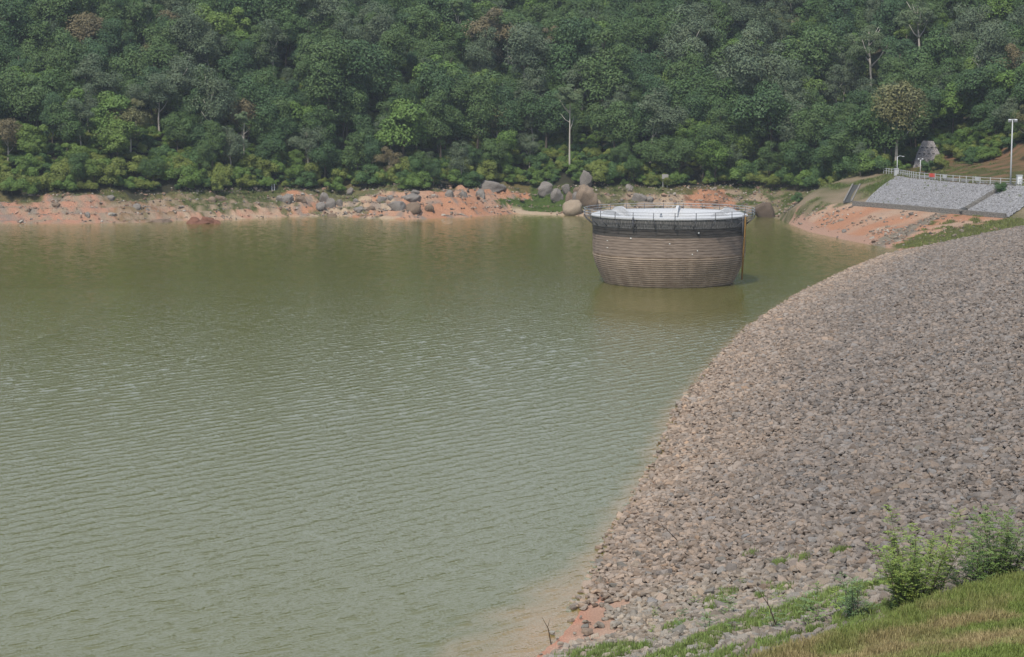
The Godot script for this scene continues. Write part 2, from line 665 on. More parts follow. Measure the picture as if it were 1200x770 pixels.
func camera_and_light() -> void:
	var cam := Camera3D.new()
	cam.name = "camera"
	cam.position = Vector3(0, 25.6, 0)
	cam.rotation_degrees = Vector3(-7.2, 0, 0)
	cam.fov = 20.59
	cam.near = 0.5
	cam.far = 3000.0
	cam.current = true
	add_child(cam)
	var sun := DirectionalLight3D.new()
	sun.name = "sun"
	sun.light_energy = 1.25
	sun.light_color = Color(1.0, 0.965, 0.91)
	sun.light_angular_distance = 4.0
	sun.shadow_enabled = true
	sun.rotation_degrees = Vector3(-56, -24, 0)
	add_child(sun)
	var sky := ProceduralSkyMaterial.new()
	sky.sky_top_color = Color(0.64, 0.72, 0.83)
	sky.sky_horizon_color = Color(0.84, 0.87, 0.90)
	sky.sky_curve = 0.25
	sky.ground_horizon_color = Color(0.5, 0.52, 0.48)
	sky.ground_bottom_color = Color(0.3, 0.32, 0.28)
	sky.sun_angle_max = 0.0
	var e := Environment.new()
	e.background_mode = Environment.BG_SKY
	e.sky = Sky.new()
	e.sky.sky_material = sky
	e.tonemap_mode = Environment.TONE_MAPPER_LINEAR
	e.tonemap_exposure = 1.3
	e.fog_enabled = true
	e.fog_density = 0.00012
	e.fog_light_color = Color(0.86, 0.91, 0.97)
	e.sdfgi_enabled = true
	e.ssao_enabled = true
	e.ssil_enabled = true
	var w := WorldEnvironment.new()
	w.name = "world_environment"
	w.environment = e
	add_child(w)


func land() -> void:
	var grain := noise_texture(0.02, 5, Color(0.62, 0.62, 0.62), Color(1, 1, 1), 512, 8)
	var bump := relief(0.03, 5)
	var xs := steps(-300, -150, 10)
	xs.append_array(steps(-149, 118, 0.9))
	xs.append_array(steps(126, 290, 10))
	var zs := steps(-295, -428, 0.9)
	zs.append_array(steps(-433, -640, 6))
	var m := mat(Color.WHITE, 0.95, grain, Vector3.ONE * 0.35, bump, 18.0)
	m.vertex_color_use_as_albedo = true
	tag(put("terrain", grid(xs, zs, far_height, far_color), m), "bare clay shore rising to the forested hillside", "terrain", "", "structure")
	var md := mat(Color.WHITE, 0.95, grain, Vector3.ONE * 0.8, bump, 5.0)
	md.vertex_color_use_as_albedo = true
	var dxs := steps(-60, 120, 1.0)
	var dzs := steps(-38, -312, 1.2)
	tag(put("dam_embankment", grid(dxs, dzs, dam_height, dam_color), md), "sloping dam face of broken stone above the water", "dam", "", "structure")
	var bed := put("lake_bed", box(Vector3(900, 1, 700), Vector3(0, -5.6, -330)), mat(lin(0.05, 0.046, 0.026), 1.0))
	tag(bed, "dark silty bed under the reservoir water", "lake bed", "", "structure")


func water() -> void:
	# wind waves run towards the dam; crests lie along (0.69, -0.72)
	var rows := PackedFloat32Array()
	var d := 52.0
	while d < 424.0:
		rows.append(d)
		d += clampf(0.0018 * d, 0.16, 0.62)
	var cols := 500
	var v := PackedVector3Array()
	var uv := PackedVector2Array()
	var warp := FastNoiseLite.new()
	warp.seed = 5
	warp.frequency = 0.06
	warp.fractal_octaves = 3
	for r in rows:
		var half := 0.36 * r + 18.0
		for i in cols + 1:
			var x := lerpf(-half, half, float(i) / cols)
			var z := -r
			var along := x * 0.69 - z * 0.72
			var across := x * 0.72 + z * 0.69
			var wob := warp.get_noise_2d(along * 0.35, across * 0.7) * 0.75
			var gust := 0.9 + 0.2 * warp.get_noise_2d(x * 0.45 + 300.0, z * 0.22)
			var f1 := fposmod(across / 1.3 + wob + 0.3 * warp.get_noise_2d(along * 2.4, across * 2.2 + 50.0) + 0.35 * warp.get_noise_2d(along * 6.0 + 900.0, across * 4.0), 1.0)
			var f2 := fposmod((across * 0.97 + along * 0.2) / 0.66 + warp.get_noise_2d(along * 2.0 + 80.0, across * 2.2) * 1.4, 1.0)
			var crest1 := pow(f1, 3.0) if f1 < 0.84 else 0.593 * (1.0 - f1) / 0.16
			var crest2 := sin(f2 * TAU) * 0.5
			var strength := clampf(0.68 + warp.get_noise_2d(along * 7.0 - 500.0, across * 9.0) * 1.5, 0.12, 1.15)
			v.append(Vector3(x, (crest1 * 0.1 * strength + crest2 * 0.014) * gust, z))
			uv.append(Vector2(along / 19.0, across / 8.0))
	var mesh := sheet(v, cols + 1, rows.size(), null, uv)
	var f := FastNoiseLite.new()
	f.noise_type = FastNoiseLite.TYPE_SIMPLEX_SMOOTH
	f.frequency = 0.028
	f.fractal_octaves = 3
	f.seed = 4
	var t := NoiseTexture2D.new()
	t.width = 1024
	t.height = 1024
	t.seamless = true
	t.as_normal_map = true
	t.bump_strength = 6.0
	t.noise = f
	var m := StandardMaterial3D.new()
	m.transparency = BaseMaterial3D.TRANSPARENCY_ALPHA
	m.albedo_color = Color(lin(0.225, 0.222, 0.036), 0.34)
	m.roughness = 0.06
	m.metallic_specular = 0.5
	m.normal_enabled = true
	m.normal_texture = t
	m.normal_scale = 0.28
	tag(put("water", mesh, m), "murky green reservoir water ruffled by wind", "water", "", "structure")


func tower() -> void:
	var t := base("spillway_tower", Vector3(22.2, 0, -255.6))
	tag(t, "round ribbed concrete spillway tower standing in the water", "tower")
	var streak := noise_texture(0.03, 4, Color(0.3, 0.3, 0.3), Color(1, 1, 1), 512, 14)
	var line := noise_texture(0.02, 5, Color(0.5, 0.48, 0.46), Color(1, 1, 1), 512, 15)
	var rel := relief(0.05, 4)
	var tan_ := mat(lin(0.66, 0.53, 0.42), 0.9, line, Vector3(0.06, 1.1, 0.06), rel, 2.0)
	var brown := mat(lin(0.37, 0.30, 0.25), 0.9, line, Vector3(0.05, 0.9, 0.05), rel, 2.0)
	var dark := mat(lin(0.115, 0.107, 0.10), 0.9, line, Vector3(0.05, 0.8, 0.05), rel, 2.0)
	var stained := mat(lin(0.23, 0.225, 0.22), 0.9, streak, Vector3(0.5, 0.09, 0.5), rel, 1.0)
	var pale := mat(lin(0.47, 0.48, 0.5), 0.6, noise_texture(0.02, 4, Color(0.8, 0.8, 0.8), Color(1, 1, 1), 512, 16), Vector3.ONE * 0.3)
	var steel := mat(lin(0.33, 0.34, 0.36), 0.5)
	steel.metallic = 0.3
	var dim := mat(lin(0.09, 0.09, 0.10), 0.6)
	var outline := func(y: float) -> float:
		return 10.77 if y > 4.3 else 9.1 + 1.67 * (1.0 - pow(clampf(1.0 - y / 4.3, 0.0, 2.0), 1.5)) if y >= 0.0 else 9.1 + y * 0.55
	var prof := [Vector2(7.2, -3.5)]
	var y := -0.46
	while y < 4.2:
		var r0: float = outline.call(y)
		var r1: float = outline.call(y + 0.15)
		prof.append_array([Vector2(r0 - 0.18, y), Vector2(r0 + 0.02, y + 0.015), Vector2(r1 + 0.02, y + 0.155), Vector2(r1 - 0.18, y + 0.175)])
		y += 0.295
	prof.append(Vector2(10.74, 4.3))
	put("ribbed_base", lathe(prof, 128), tan_, t)
	prof = [Vector2(10.74, 4.3)]
	y = 4.32
	while y < 6.85:
		var high := 0.26 + 0.14 * rng.randf()
		var out := 10.76 + 0.04 * rng.randf()
		prof.append_array([Vector2(out, y), Vector2(out, y + high), Vector2(10.7, y + high + 0.01), Vector2(10.7, y + high + 0.045)])
		y += high + 0.05
	prof.append(Vector2(10.74, 6.96))
	put("middle_wall", lathe(prof, 128), brown, t)
	prof = [Vector2(10.74, 6.96), Vector2(10.8, 6.97), Vector2(10.8, 7.34), Vector2(10.73, 7.35), Vector2(10.73, 7.40), Vector2(10.8, 7.41), Vector2(10.8, 7.8), Vector2(10.74, 7.81), Vector2(10.74, 7.86), Vector2(10.82, 7.87), Vector2(10.82, 8.2)]
	put("upper_wall", lathe(prof, 128), dark, t)
	put("collar_wall", lathe([Vector2(10.82, 8.2), Vector2(10.9, 8.2), Vector2(10.92, 9.42)], 128), stained, t)
	prof = [Vector2(10.92, 9.42), Vector2(11.02, 9.43), Vector2(11.04, 9.56), Vector2(10.9, 9.68), Vector2(10.5, 9.78), Vector2(10.0, 9.8), Vector2(9.4, 9.74), Vector2(8.6, 9.5), Vector2(7.8, 9.0), Vector2(7.0, 8.1), Vector2(6.3, 6.8), Vector2(5.7, 5.0), Vector2(5.3, 2.0), Vector2(5.2, -3.0)]
	put("lip", lathe(prof, 128), pale, t)
	for k in 6:
		var ang := TAU * (k + 0.28) / 6.0
		var st := SurfaceTool.new()
		st.begin(Mesh.PRIMITIVE_TRIANGLES)
		var shape := [Vector2(10.4, 9.7), Vector2(10.2, 9.95), Vector2(9.8, 10.2), Vector2(9.2, 10.34), Vector2(8.5, 10.3), Vector2(7.6, 9.8), Vector2(6.9, 8.9), Vector2(6.6, 7.4)]
		var inner := [Vector2(10.4, 9.6), Vector2(10.2, 9.6), Vector2(9.8, 9.6), Vector2(9.2, 9.5), Vector2(8.5, 9.2), Vector2(7.6, 8.6), Vector2(6.9, 7.8), Vector2(6.6, 7.0)]
		st.set_smooth_group(-1)
		for i in shape.size() - 1:
			var a: Vector2 = shape[i]
			var b: Vector2 = shape[i + 1]
			var c: Vector2 = inner[i + 1]
			var e: Vector2 = inner[i]
			for s in [-1.0, 1.0]:
				var q := [Vector3(a.x, a.y, 0.2 * s), Vector3(b.x, b.y, 0.2 * s), Vector3(c.x, c.y, 0.2 * s), Vector3(e.x, e.y, 0.2 * s)]
				for j in ([0, 2, 1, 0, 3, 2] if s < 0 else [0, 1, 2, 0, 2, 3]):
					st.add_vertex(q[j])
			var w := [Vector3(a.x, a.y, -0.2), Vector3(b.x, b.y, -0.2), Vector3(b.x, b.y, 0.2), Vector3(a.x, a.y, 0.2)]
			for j in [0, 1, 2, 0, 2, 3]:
				st.add_vertex(w[j])
		st.generate_normals()
		var vane := put("vane", st.commit(), pale, t)
		vane.rotation.y = ang
	var post_mesh := tube([Vector3(12.0, 9.3, 0), Vector3(12.0, 10.5, 0)], [0.055, 0.055], 6)
	var arm := SurfaceTool.new()
	arm.begin(Mesh.PRIMITIVE_TRIANGLES)
	add_tube(arm, [Vector3(10.85, 9.32, 0), Vector3(12.05, 9.32, 0)], [0.05, 0.05], 5)
	add_tube(arm, [Vector3(10.88, 8.3, 0), Vector3(12.0, 9.3, 0)], [0.06, 0.06], 5)
	arm.generate_normals()
	var arm_mesh := arm.commit()
	for k in 26:
		var post := put("post", post_mesh, dim, t)
		post.rotation.y = TAU * (k + 0.42) / 26.0
		put("strut", arm_mesh, dim, post)
	for high in [10.48, 10.1, 9.72]:
		var ring := []
		for i in 9:
			ring.append(Vector2(12.0 + 0.04 * cos(TAU * i / 8.0), high - 0.04 * sin(TAU * i / 8.0)))
		put("rail", lathe(ring, 96), steel, t)
	for a in [[-31.0, 8.1, 9.75, 0.16], [62.0, 6.9, 9.75, 0.1]]:
		var s := sin(deg_to_rad(a[0]))
		var c := cos(deg_to_rad(a[0]))
		put("drain_pipe", tube([Vector3(s * 11.05, a[1], c * 11.05), Vector3(s * 11.1, a[2], c * 11.1)], [a[3], a[3]], 8), dim, t)
	var pole := put("gauge_pole", tube([Vector3(9.85, 0.75, 4.5), Vector3(10.2, 9.75, 4.9)], [0.13, 0.13], 8), mat(lin(0.42, 0.24, 0.06), 0.7, streak, Vector3(0.5, 0.5, 0.5)), t)
	pole.set_meta("label", "rusty yellow gauge pole hanging down the side")
	put("pole_clip", box(Vector3(0.7, 0.12, 0.5), Vector3(9.9, 8.2, 4.6)), dim, t)
	var splash := mat(lin(0.6, 0.6, 0.58), 0.9)
	for k in 9:
		var ang := rng.randf_range(-1.2, 1.2)
		var hy := rng.randf_range(4.5, 8.6)
		var st := SurfaceTool.new()
		st.begin(Mesh.PRIMITIVE_TRIANGLES)
		add_box(st, Vector3(0, 0, 0), Vector3(rng.randf_range(0.05, 0.3), rng.randf_range(0.08, 0.22), 0.03))
		st.generate_normals()
		var o := put("lime_stain", st.commit(), splash, t)
		o.position = Vector3(sin(ang) * 10.83, hy, cos(ang) * 10.83)
		o.rotation.y = ang


func riprap() -> void:
	var dam := get_node("dam_embankment")
	var shapes := []
	for k in 8:
		shapes.append(block())
	var rel := relief(0.04, 4)
	var grain := noise_texture(0.05, 4, Color(0.7, 0.7, 0.7), Color(1, 1, 1), 256, 21)
	var m := mat(Color.WHITE, 0.95, grain, Vector3.ONE * 1.6, rel, 3.0)
	m.vertex_color_use_as_albedo = true
	var all := []
	var z := -58.0
	while z > -303.0:
		var gap := 0.27 if z > -125.0 else 0.30 if z > -190.0 else 0.335
		var x0 := table(dam_z, dam_x, z)
		var x := x0 - 0.5 - rng.randf() * 0.3
		var x1 := maxf(-z * 0.285 * 1.12 + 5.0, x0 + 12.0)
		while x < x1:
			var px := x + rng.randf_range(-0.5, 0.5) * gap
			var pz := z + rng.randf_range(-0.5, 0.5) * gap
			x += gap * rng.randf_range(0.8, 1.2)
			var dx := px - table(dam_z, dam_x, pz)
			var beach := pz > -89.0 + n1.get_noise_2d(px * 6.0, pz * 6.0) * 3.0
			if beach and dx < 2.4 + n2.get_noise_2d(px * 4.0, pz * 4.0) * 3.0 and rng.randf() > 0.06:
				continue
			if dx < -0.1 and rng.randf() < 0.4:
				continue
			if bank_height(px, pz) > dam_height(px, pz) + 0.25:
				continue
			var low := n1.get_noise_2d(px * 1.2, pz * 1.2 + 700.0)
			var big := rng.randf_range(0.27, 0.5) * (1.55 if rng.randf() < 0.06 else 0.62 if rng.randf() < 0.25 else 1.0) * (1.0 if z > -190.0 else 1.04)
			var turn := Basis.from_euler(Vector3(rng.randfn() * 0.3, rng.randf() * TAU, rng.randfn() * 0.3 + 0.24))
			var size := Vector3(big * rng.randf_range(0.95, 1.35), big * rng.randf_range(0.42, 0.8), big * rng.randf_range(0.7, 1.05))
			var y := dam_height(px, pz) + rng.randf_range(0.0, 0.2)
			var dusty := clampf(0.95 - dx / 13.0 + low * 0.3, 0.0, 1.0)
			var col := Color(0.25, 0.213, 0.187).lerp(Color(0.37, 0.29, 0.23), dusty)
			if pz > -91.0:
				col = col.lerp(Color(0.36, 0.315, 0.26), clampf((pz + 91.0) / 6.0, 0.0, 0.75) * clampf(1.6 - dx / 9.0 + clampf((pz + 84.0) / 5.0, 0.0, 1.0) * 1.2, 0.0, 1.0))
			var f := rng.randf_range(0.66, 1.3)
			var warm := rng.randfn() * 0.04
			col = Color(col.r * f * (1.0 + warm), col.g * f, col.b * f * (1.0 - warm))
			all.append([Transform3D(turn * Basis.from_scale(size), Vector3(px, y, pz)), col, rng.randi() % 8, big / -pz if in_frame(Vector3(px, 0, pz), 0.98) and -pz > 79.0 else 0.0])
		z -= gap * 0.92
	all.sort_custom(func(a, b): return a[3] > b[3])
	var tones := []
	for k in 14:
		var tm := mat(Color.WHITE, 0.95, grain, Vector3.ONE * 1.6, rel, 3.0)
		tones.append(tm)
	var sorted := all.slice(0, 300)
	sorted.sort_custom(func(a, b): return a[1].r + a[1].g < b[1].r + b[1].g)
	for k in 14:
		var c: Color = sorted[mini(int((k + 0.5) * 300.0 / 14.0), 299)][1]
		tones[k].albedo_color = c.linear_to_srgb()
	for i in 300:
		var o := put("stone", shapes[sorted[i][2]], tones[mini(int(i * 14.0 / 300.0), 13)], dam)
		o.transform = sorted[i][0]
	var riprap_node := Node3D.new()
	riprap_node.name = "riprap"
	dam.add_child(riprap_node)
	riprap_node.set_meta("kind", "stuff")
	for k in 8:
		var where := []
		var tints := []
		for i in range(300, all.size()):
			if all[i][2] == k:
				where.append(all[i][0])
				tints.append(all[i][1])
		multi("stone_cover", shapes[k], m, where, tints, riprap_node).set_meta("kind", "stuff")
	print("riprap stones ", all.size())


func near_bank() -> void:
	var xs := steps(-45, 70, 0.8)
	var zs := steps(30, -100, 0.8)
	var grain := noise_texture(0.03, 4, Color(0.55, 0.55, 0.55), Color(1, 1, 1), 512, 31)
	var m := mat(Color.WHITE, 0.95, grain, Vector3.ONE * 0.7, relief(0.05, 4), 8.0)
	m.vertex_color_use_as_albedo = true
	tag(put("grass_bank", grid(xs, zs, bank_height, bank_color), m), "mown grassy bank at the end of the dam", "bank", "", "structure")
	# grass over the bank
	var gm := leaf_mat(Color.WHITE, 0.3)
	var short := tuft(16, 0.16, 0.16, 0.008)
	var long := tuft(12, 0.27, 0.16, 0.008)
	var sw := []
	var sc := []
	var lw := []
	var lc := []
	for k in 75000:
		var x := rng.randf_range(2.0, 26.0)
		var z := rng.randf_range(-80.0, -30.0)
		if not in_frame(Vector3(x, 0, z), 1.1) or dam_height(x, z) > bank_height(x, z):
			continue
		var e := bank_edge(x, z)
		if e < -11.0:
			continue
		var a := n1.get_noise_2d(x * 5.0, z * 5.0 + 33.0)
		var b := n2.get_noise_2d(x * 6.0, z * 6.0)
		var dry := clampf(0.36 + a * 1.7 + b * 1.3 + 0.05 * (e - 6.0), 0.0, 1.0)
		var col := Color(0.14, 0.185, 0.045).lerp(Color(0.27, 0.215, 0.11), dry)
		var f := rng.randf_range(0.75, 1.3)
		col = Color(col.r * f, col.g * f, col.b * f)
		var where := Transform3D(Basis.from_euler(Vector3(0, rng.randf() * TAU, 0)).scaled(Vector3.ONE * rng.randf_range(0.7, 1.4)), Vector3(x, bank_height(x, z), z))
		if e < 3.5 + b * 6.0 and rng.randf() < 0.5:
			lw.append(where)
			lc.append(col.lerp(Color(0.2, 0.18, 0.07), rng.randf() * 0.5))
		elif sw.size() < 26000:
			sw.append(where)
			sc.append(col)
	var grass := base("grass", Vector3.ZERO)
	tag(grass, "short and straw-dry grass covering the bank", "grass", "", "stuff")
	multi("short_grass", short, gm, sw, sc, grass).set_meta("kind", "stuff")
	multi("long_grass", long, gm, lw, lc, grass).set_meta("kind", "stuff")
	# weeds among the stones at the foot of the bank
	var ww := []
	var wc := []
	for k in 70000:
		var x := rng.randf_range(2.0, 24.0)
		var z := rng.randf_range(-94.0, -62.0)
		var h := dam_height(x, z)
		if bank_height(x, z) > h + 1.2:
			continue
		var e := -bank_edge(x, z)
		var patch := n2.get_noise_2d(x * 3.2 + 60.0, z * 3.2)
		if patch < -0.1 + maxf(0.0, (e - 13.0)) * 0.05 + maxf(0.0, x - 13.0) * 0.1:
			continue
		if n1.get_noise_2d(x * 26.0, z * 26.0) < -0.05:
			continue
		var f := rng.randf_range(0.7, 1.3)
		ww.append(Transform3D(Basis.from_euler(Vector3(0, rng.randf() * TAU, 0)).scaled(Vector3.ONE * rng.randf_range(0.6, 1.3)), Vector3(x, maxf(h, bank_height(x, z)) + 0.1, z)))
		wc.append(Color(0.13 * f, 0.2 * f, 0.05 * f).lerp(Color(0.2, 0.2, 0.08), rng.randf() * 0.5))
	tag(multi("ground_cover", tuft(14, 0.3, 0.22, 0.016), gm, ww, wc), "low green weeds growing between the stones below the bank", "weeds", "", "stuff")
	# feathery shrubs
	var bark := mat(lin(0.10, 0.075, 0.05), 0.9)
	var green := [leaf_mat(lin(0.18, 0.255, 0.06), 0.4), leaf_mat(lin(0.135, 0.215, 0.06), 0.4), leaf_mat(lin(0.13, 0.205, 0.09), 0.4)]
	var big := [
		[15.2, -66.5, 4.2, 40, 1.9, 0, "tall feathery green shrub with yellowish tips behind the grassy bank, fullest of all"],
		[18.9, -68.5, 3.8, 30, 1.6, 1, "feathery green shrub with a leaning tall shoot beside the fullest shrub"],
		[17.2, -66.5, 2.6, 12, 0.8, 1, "smaller feathery shrub filling the gap between two tall shrubs"],
		[13.2, -67.0, 2.0, 10, 0.7, 2, "bluish green knee-high shrub at the edge of the tall shrubs"],
		[20.4, -67.0, 3.0, 14, 1.0, 0, "bushy yellow-green shrub at the top end of the bank"],
	]
	for b in big:
		var g := feathery(b[2], b[3], b[4], 0.046, 16.0)
		var o := base("feathery_shrub", Vector3(b[0], near_height(b[0], b[1]) - 0.05, b[1]))
		tag(o, b[6], "shrub", "feathery shrubs by the bank")
		put("stem", g[0], bark, o)
		put("foliage", g[1], green[b[5]], o)
	var kinds := []
	for k in 3:
		var g := feathery(1.0, 5, 0.32, 0.045, 12.0)
		var o := Node3D.new()
		put("stem", g[0], bark, o)
		put("foliage", g[1], green[k], o)
		kinds.append(o)
	var spots := [[6.9, -83.5, 0.5, 0], [8.8, -84.0, 0.55, 1], [10.1, -82.0, 0.7, 2], [12.0, -80.0, 0.75, 0], [13.5, -77.5, 0.8, 1], [15.6, -76.0, 0.9, 0], [11.2, -86.0, 0.4, 1], [11.6, -68, 1.2, 1], [10.5, -70, 0.9, 2], [12.2, -72, 1.1, 2], [9.2, -72.5, 0.8, 1], [8.4, -75, 0.9, 2], [10.8, -75, 0.7, 0], [13.4, -71.5, 1.0, 1], [7.3, -77, 0.7, 2], [9.6, -78.5, 0.8, 1], [6.3, -79, 0.55, 0], [11.8, -76, 0.75, 1], [14.4, -73, 0.7, 0], [12.9, -69, 1.3, 0], [7.9, -81.5, 0.6, 2], [21.5, -74, 0.7, 0], [17.4, -72, 0.8, 0]]
	for s in spots:
		var o: Node3D = kinds[s[3]].duplicate()
		o.name = numbered("weed_plant")
		add_child(o, true)
		o.position = Vector3(s[0], near_height(s[0], s[1]), s[1])
		o.rotation.y = rng.randf() * TAU
		o.scale = Vector3.ONE * s[2]
		tag(o, ["small yellow-green weed standing among the pale stones", "small leafy green weed standing among the pale stones", "small bluish green weed standing among the pale stones"][s[3]], "weed", ["yellow-green weeds in the stones", "leafy green weeds in the stones", "bluish green weeds in the stones"][s[3]])
	for k in kinds:
		k.free()
	# dead sticks
	var dry := mat(lin(0.09, 0.065, 0.05), 0.9)
	for s in [[1.9, -83.2, 0.0, "thin dead stick leaning out of the shallow water by the clay beach", 1.5, -0.35], [10.7, -70.0, 0.9, "bare dead branch leaning among the weeds below the bank", 2.3, -0.55], [9.6, -99.0, 0.25, "pale dead branch lying on the stone slope", 2.6, -1.5]]:
		var at := Vector3(s[0], near_height(s[0], s[1]), s[1])
		var o := base("dead_branch", at)
		tag(o, s[3], "branch")
		var tip: Vector3 = Vector3(s[5], 1.0, 0.15).normalized() * s[4]
		put("stick", tube([Vector3(0, -0.25, 0), tip * 0.5 + Vector3(0.06, 0.1, 0), tip], [0.03, 0.022, 0.008], 5), dry, o)
		put("twig", tube([tip * 0.55 + Vector3(0.05, 0.1, 0), tip * 0.8 + Vector3(0.3, 0.25, 0.1)], [0.015, 0.006], 4), dry, o)


func foot_point(a: float, w: float, lift := 0.0) -> Vector3:
	var p := foot_0 + foot_dir * a * 44.2 + foot_up * w
	return Vector3(p.x, far_height(p.x, p.y) + lift, p.y)


func rail_line(called: String, pts: Array, r: float, m: Material, parent: Node3D) -> void:
	for i in pts.size() - 1:
		put(called, tube([pts[i], pts[i + 1]], [r, r], 5), m, parent)


func abutment_works() -> void:
	var grain := noise_texture(0.04, 4, Color(0.6, 0.6, 0.6), Color(1, 1, 1), 256, 41)
	var rel := relief(0.05, 4)
	var concrete := mat(lin(0.27, 0.255, 0.235), 0.9, noise_texture(0.02, 5, Color(0.5, 0.5, 0.5), Color(1, 1, 1), 512, 42), Vector3.ONE * 0.25, rel, 2.0)
	var mortar := mat(lin(0.34, 0.34, 0.355), 0.95, grain, Vector3.ONE * 0.5, rel, 4.0)
	# stone-pitched slope
	var rv := base("stone_revetment", Vector3.ZERO)
	tag(rv, "pale grey stone-pitched slope below the white fence", "revetment")
	var v := PackedVector3Array()
	var na := 46
	for j in 9:
		for i in na:
			var t := j / 8.0
			var a := lerpf(-0.03, 0.93 + 0.2 * t, float(i) / (na - 1))
			var p := foot_point(a, table(road_a, road_w, a) * t * 0.96)
			v.append(p + Vector3(-0.1, 0.16, 0.05))
	put("mortar_bed", sheet(v, na, 9), mortar, rv)
	var sm := mat(Color.WHITE, 0.9, grain, Vector3.ONE * 0.6, rel, 3.0)
	sm.vertex_color_use_as_albedo = true
	var shapes := [block(), block(), block()]
	var where := [[], [], []]
	var tint := [[], [], []]
	for k in 9500:
		var t := rng.randf()
		var a := lerpf(-0.03, 0.92 + 0.2 * t, rng.randf())
		var p := foot_point(a, table(road_a, road_w, a) * t * 0.96, 0.15)
		var f := rng.randf_range(0.72, 1.2)
		var q := rng.randi() % 3
		where[q].append(Transform3D(Basis.from_euler(Vector3(rng.randfn() * 0.12, rng.randf() * TAU, 0.45)) * Basis.from_scale(Vector3(rng.randf_range(0.25, 0.5), 0.2, rng.randf_range(0.25, 0.42))), p))
		tint[q].append(Color(0.36 * f, 0.36 * f, 0.38 * f) if rng.randf() > 0.12 else Color(0.25 * f, 0.245 * f, 0.24 * f))
	var cover := Node3D.new()
	cover.name = "pitching"
	rv.add_child(cover)
	cover.set_meta("kind", "stuff")
	for q in 3:
		multi("pitching_stone", shapes[q], sm, where[q], tint[q], cover).set_meta("kind", "stuff")
	# kerb wall along its foot
	var kerb := base("kerb_wall", Vector3.ZERO)
	tag(kerb, "low weathered concrete wall along the foot of the pitched slope", "wall")
	for i in 12:
		var a := foot_point(lerpf(-0.02, 1.0, i / 12.0), -0.35)
		var b := foot_point(lerpf(-0.02, 1.0, (i + 1) / 12.0), -0.35)
		var d := b - a
		var turn := Basis(d.normalized(), Vector3.UP, d.normalized().cross(Vector3.UP)).orthonormalized()
		put("wall_panel", box(Vector3(d.length() - 0.03, 1.9, 0.5), (a + b) / 2 + Vector3(0, -0.1, 0), turn), concrete, kerb)
	# drainage channel down the slope
	var ch := base("drain_channel", Vector3.ZERO)
	tag(ch, "narrow concrete drainage channel running down the pitched slope", "channel")
	var c0 := foot_point(0.26, 0.4, 0.25)
	var c1 := foot_point(0.2, 6.6, 0.25)
	var dir := (c1 - c0).normalized()
	var side := dir.cross(Vector3.UP).normalized()
	var tb := Basis(dir, side.cross(dir), side)
	var wet := mat(lin(0.05, 0.05, 0.048), 0.7)
	put("channel_floor", box(Vector3((c1 - c0).length(), 0.1, 0.8), (c0 + c1) / 2 + Vector3(0, 0.02, 0), tb), wet, ch)
	for s in [-1.0, 1.0]:
		put("channel_side", box(Vector3((c1 - c0).length(), 0.5, 0.22), (c0 + c1) / 2 + side * s * 0.52 + Vector3(0, 0.14, 0), tb), concrete, ch)
	put("channel_outlet", box(Vector3(1.4, 0.5, 2.2), c0 + Vector3(-0.2, 0.05, 0.2), tb), wet, ch)
	var ch2 := base("drain_channel", Vector3.ZERO)
	tag(ch2, "dark concrete drainage channel beside the grassy end of the pitched slope", "channel")
	c0 = foot_point(1.06, 0.2, 0.15)
	c1 = foot_point(1.3, 10.0, 0.15)
	dir = (c1 - c0).normalized()
	side = dir.cross(Vector3.UP).normalized()
	tb = Basis(dir, side.cross(dir), side)
	put("channel_floor", box(Vector3((c1 - c0).length(), 0.1, 1.2), (c0 + c1) / 2, tb), wet, ch2)
	for s in [-1.0, 1.0]:
		put("channel_side", box(Vector3((c1 - c0).length(), 0.45, 0.3), (c0 + c1) / 2 + side * s * 0.75 + Vector3(0, 0.12, 0), tb), concrete, ch2)
	# road on the abutment
	var rvt := PackedVector3Array()
	for j in 2:
		for i in 30:
			var a := lerpf(-0.35, 1.4, i / 29.0)
			rvt.append(foot_point(a, table(road_a, road_w, a) + 1.2 + 5.0 * j, 0.06))
	tag(put("road", sheet(rvt, 30, 2), mat(lin(0.2, 0.195, 0.19), 0.95, grain, Vector3.ONE * 0.5)), "grey road behind the white fence", "road", "", "structure")
	# white fence
	var white := mat(lin(0.62, 0.64, 0.66), 0.6, grain, Vector3.ONE * 0.8)
	var fence := base("road_fence", Vector3.ZERO)
	tag(fence, "white two-rail fence along the road above the pitched slope", "fence")
	var posts := []
	var a := -0.28
	while a < 1.4:
		posts.append(foot_point(a, table(road_a, road_w, a) + 0.5))
		a += 0.052 if a < 0.85 else 0.034
	for i in posts.size():
		put("post", box(Vector3(0.13, 1.25, 0.13), posts[i] + Vector3(0, 0.6, 0)), white, fence)
		if i:
			for high in [1.12, 0.62]:
				var p: Vector3 = posts[i - 1] + Vector3(0, high, 0)
				var q: Vector3 = posts[i] + Vector3(0, high, 0)
				var d := q - p
				var turn := Basis(d.normalized(), Vector3.UP, d.normalized().cross(Vector3.UP)).orthonormalized()
				put("rail", box(Vector3(d.length() - 0.14, 0.09, 0.05), (p + q) / 2, turn), white, fence)
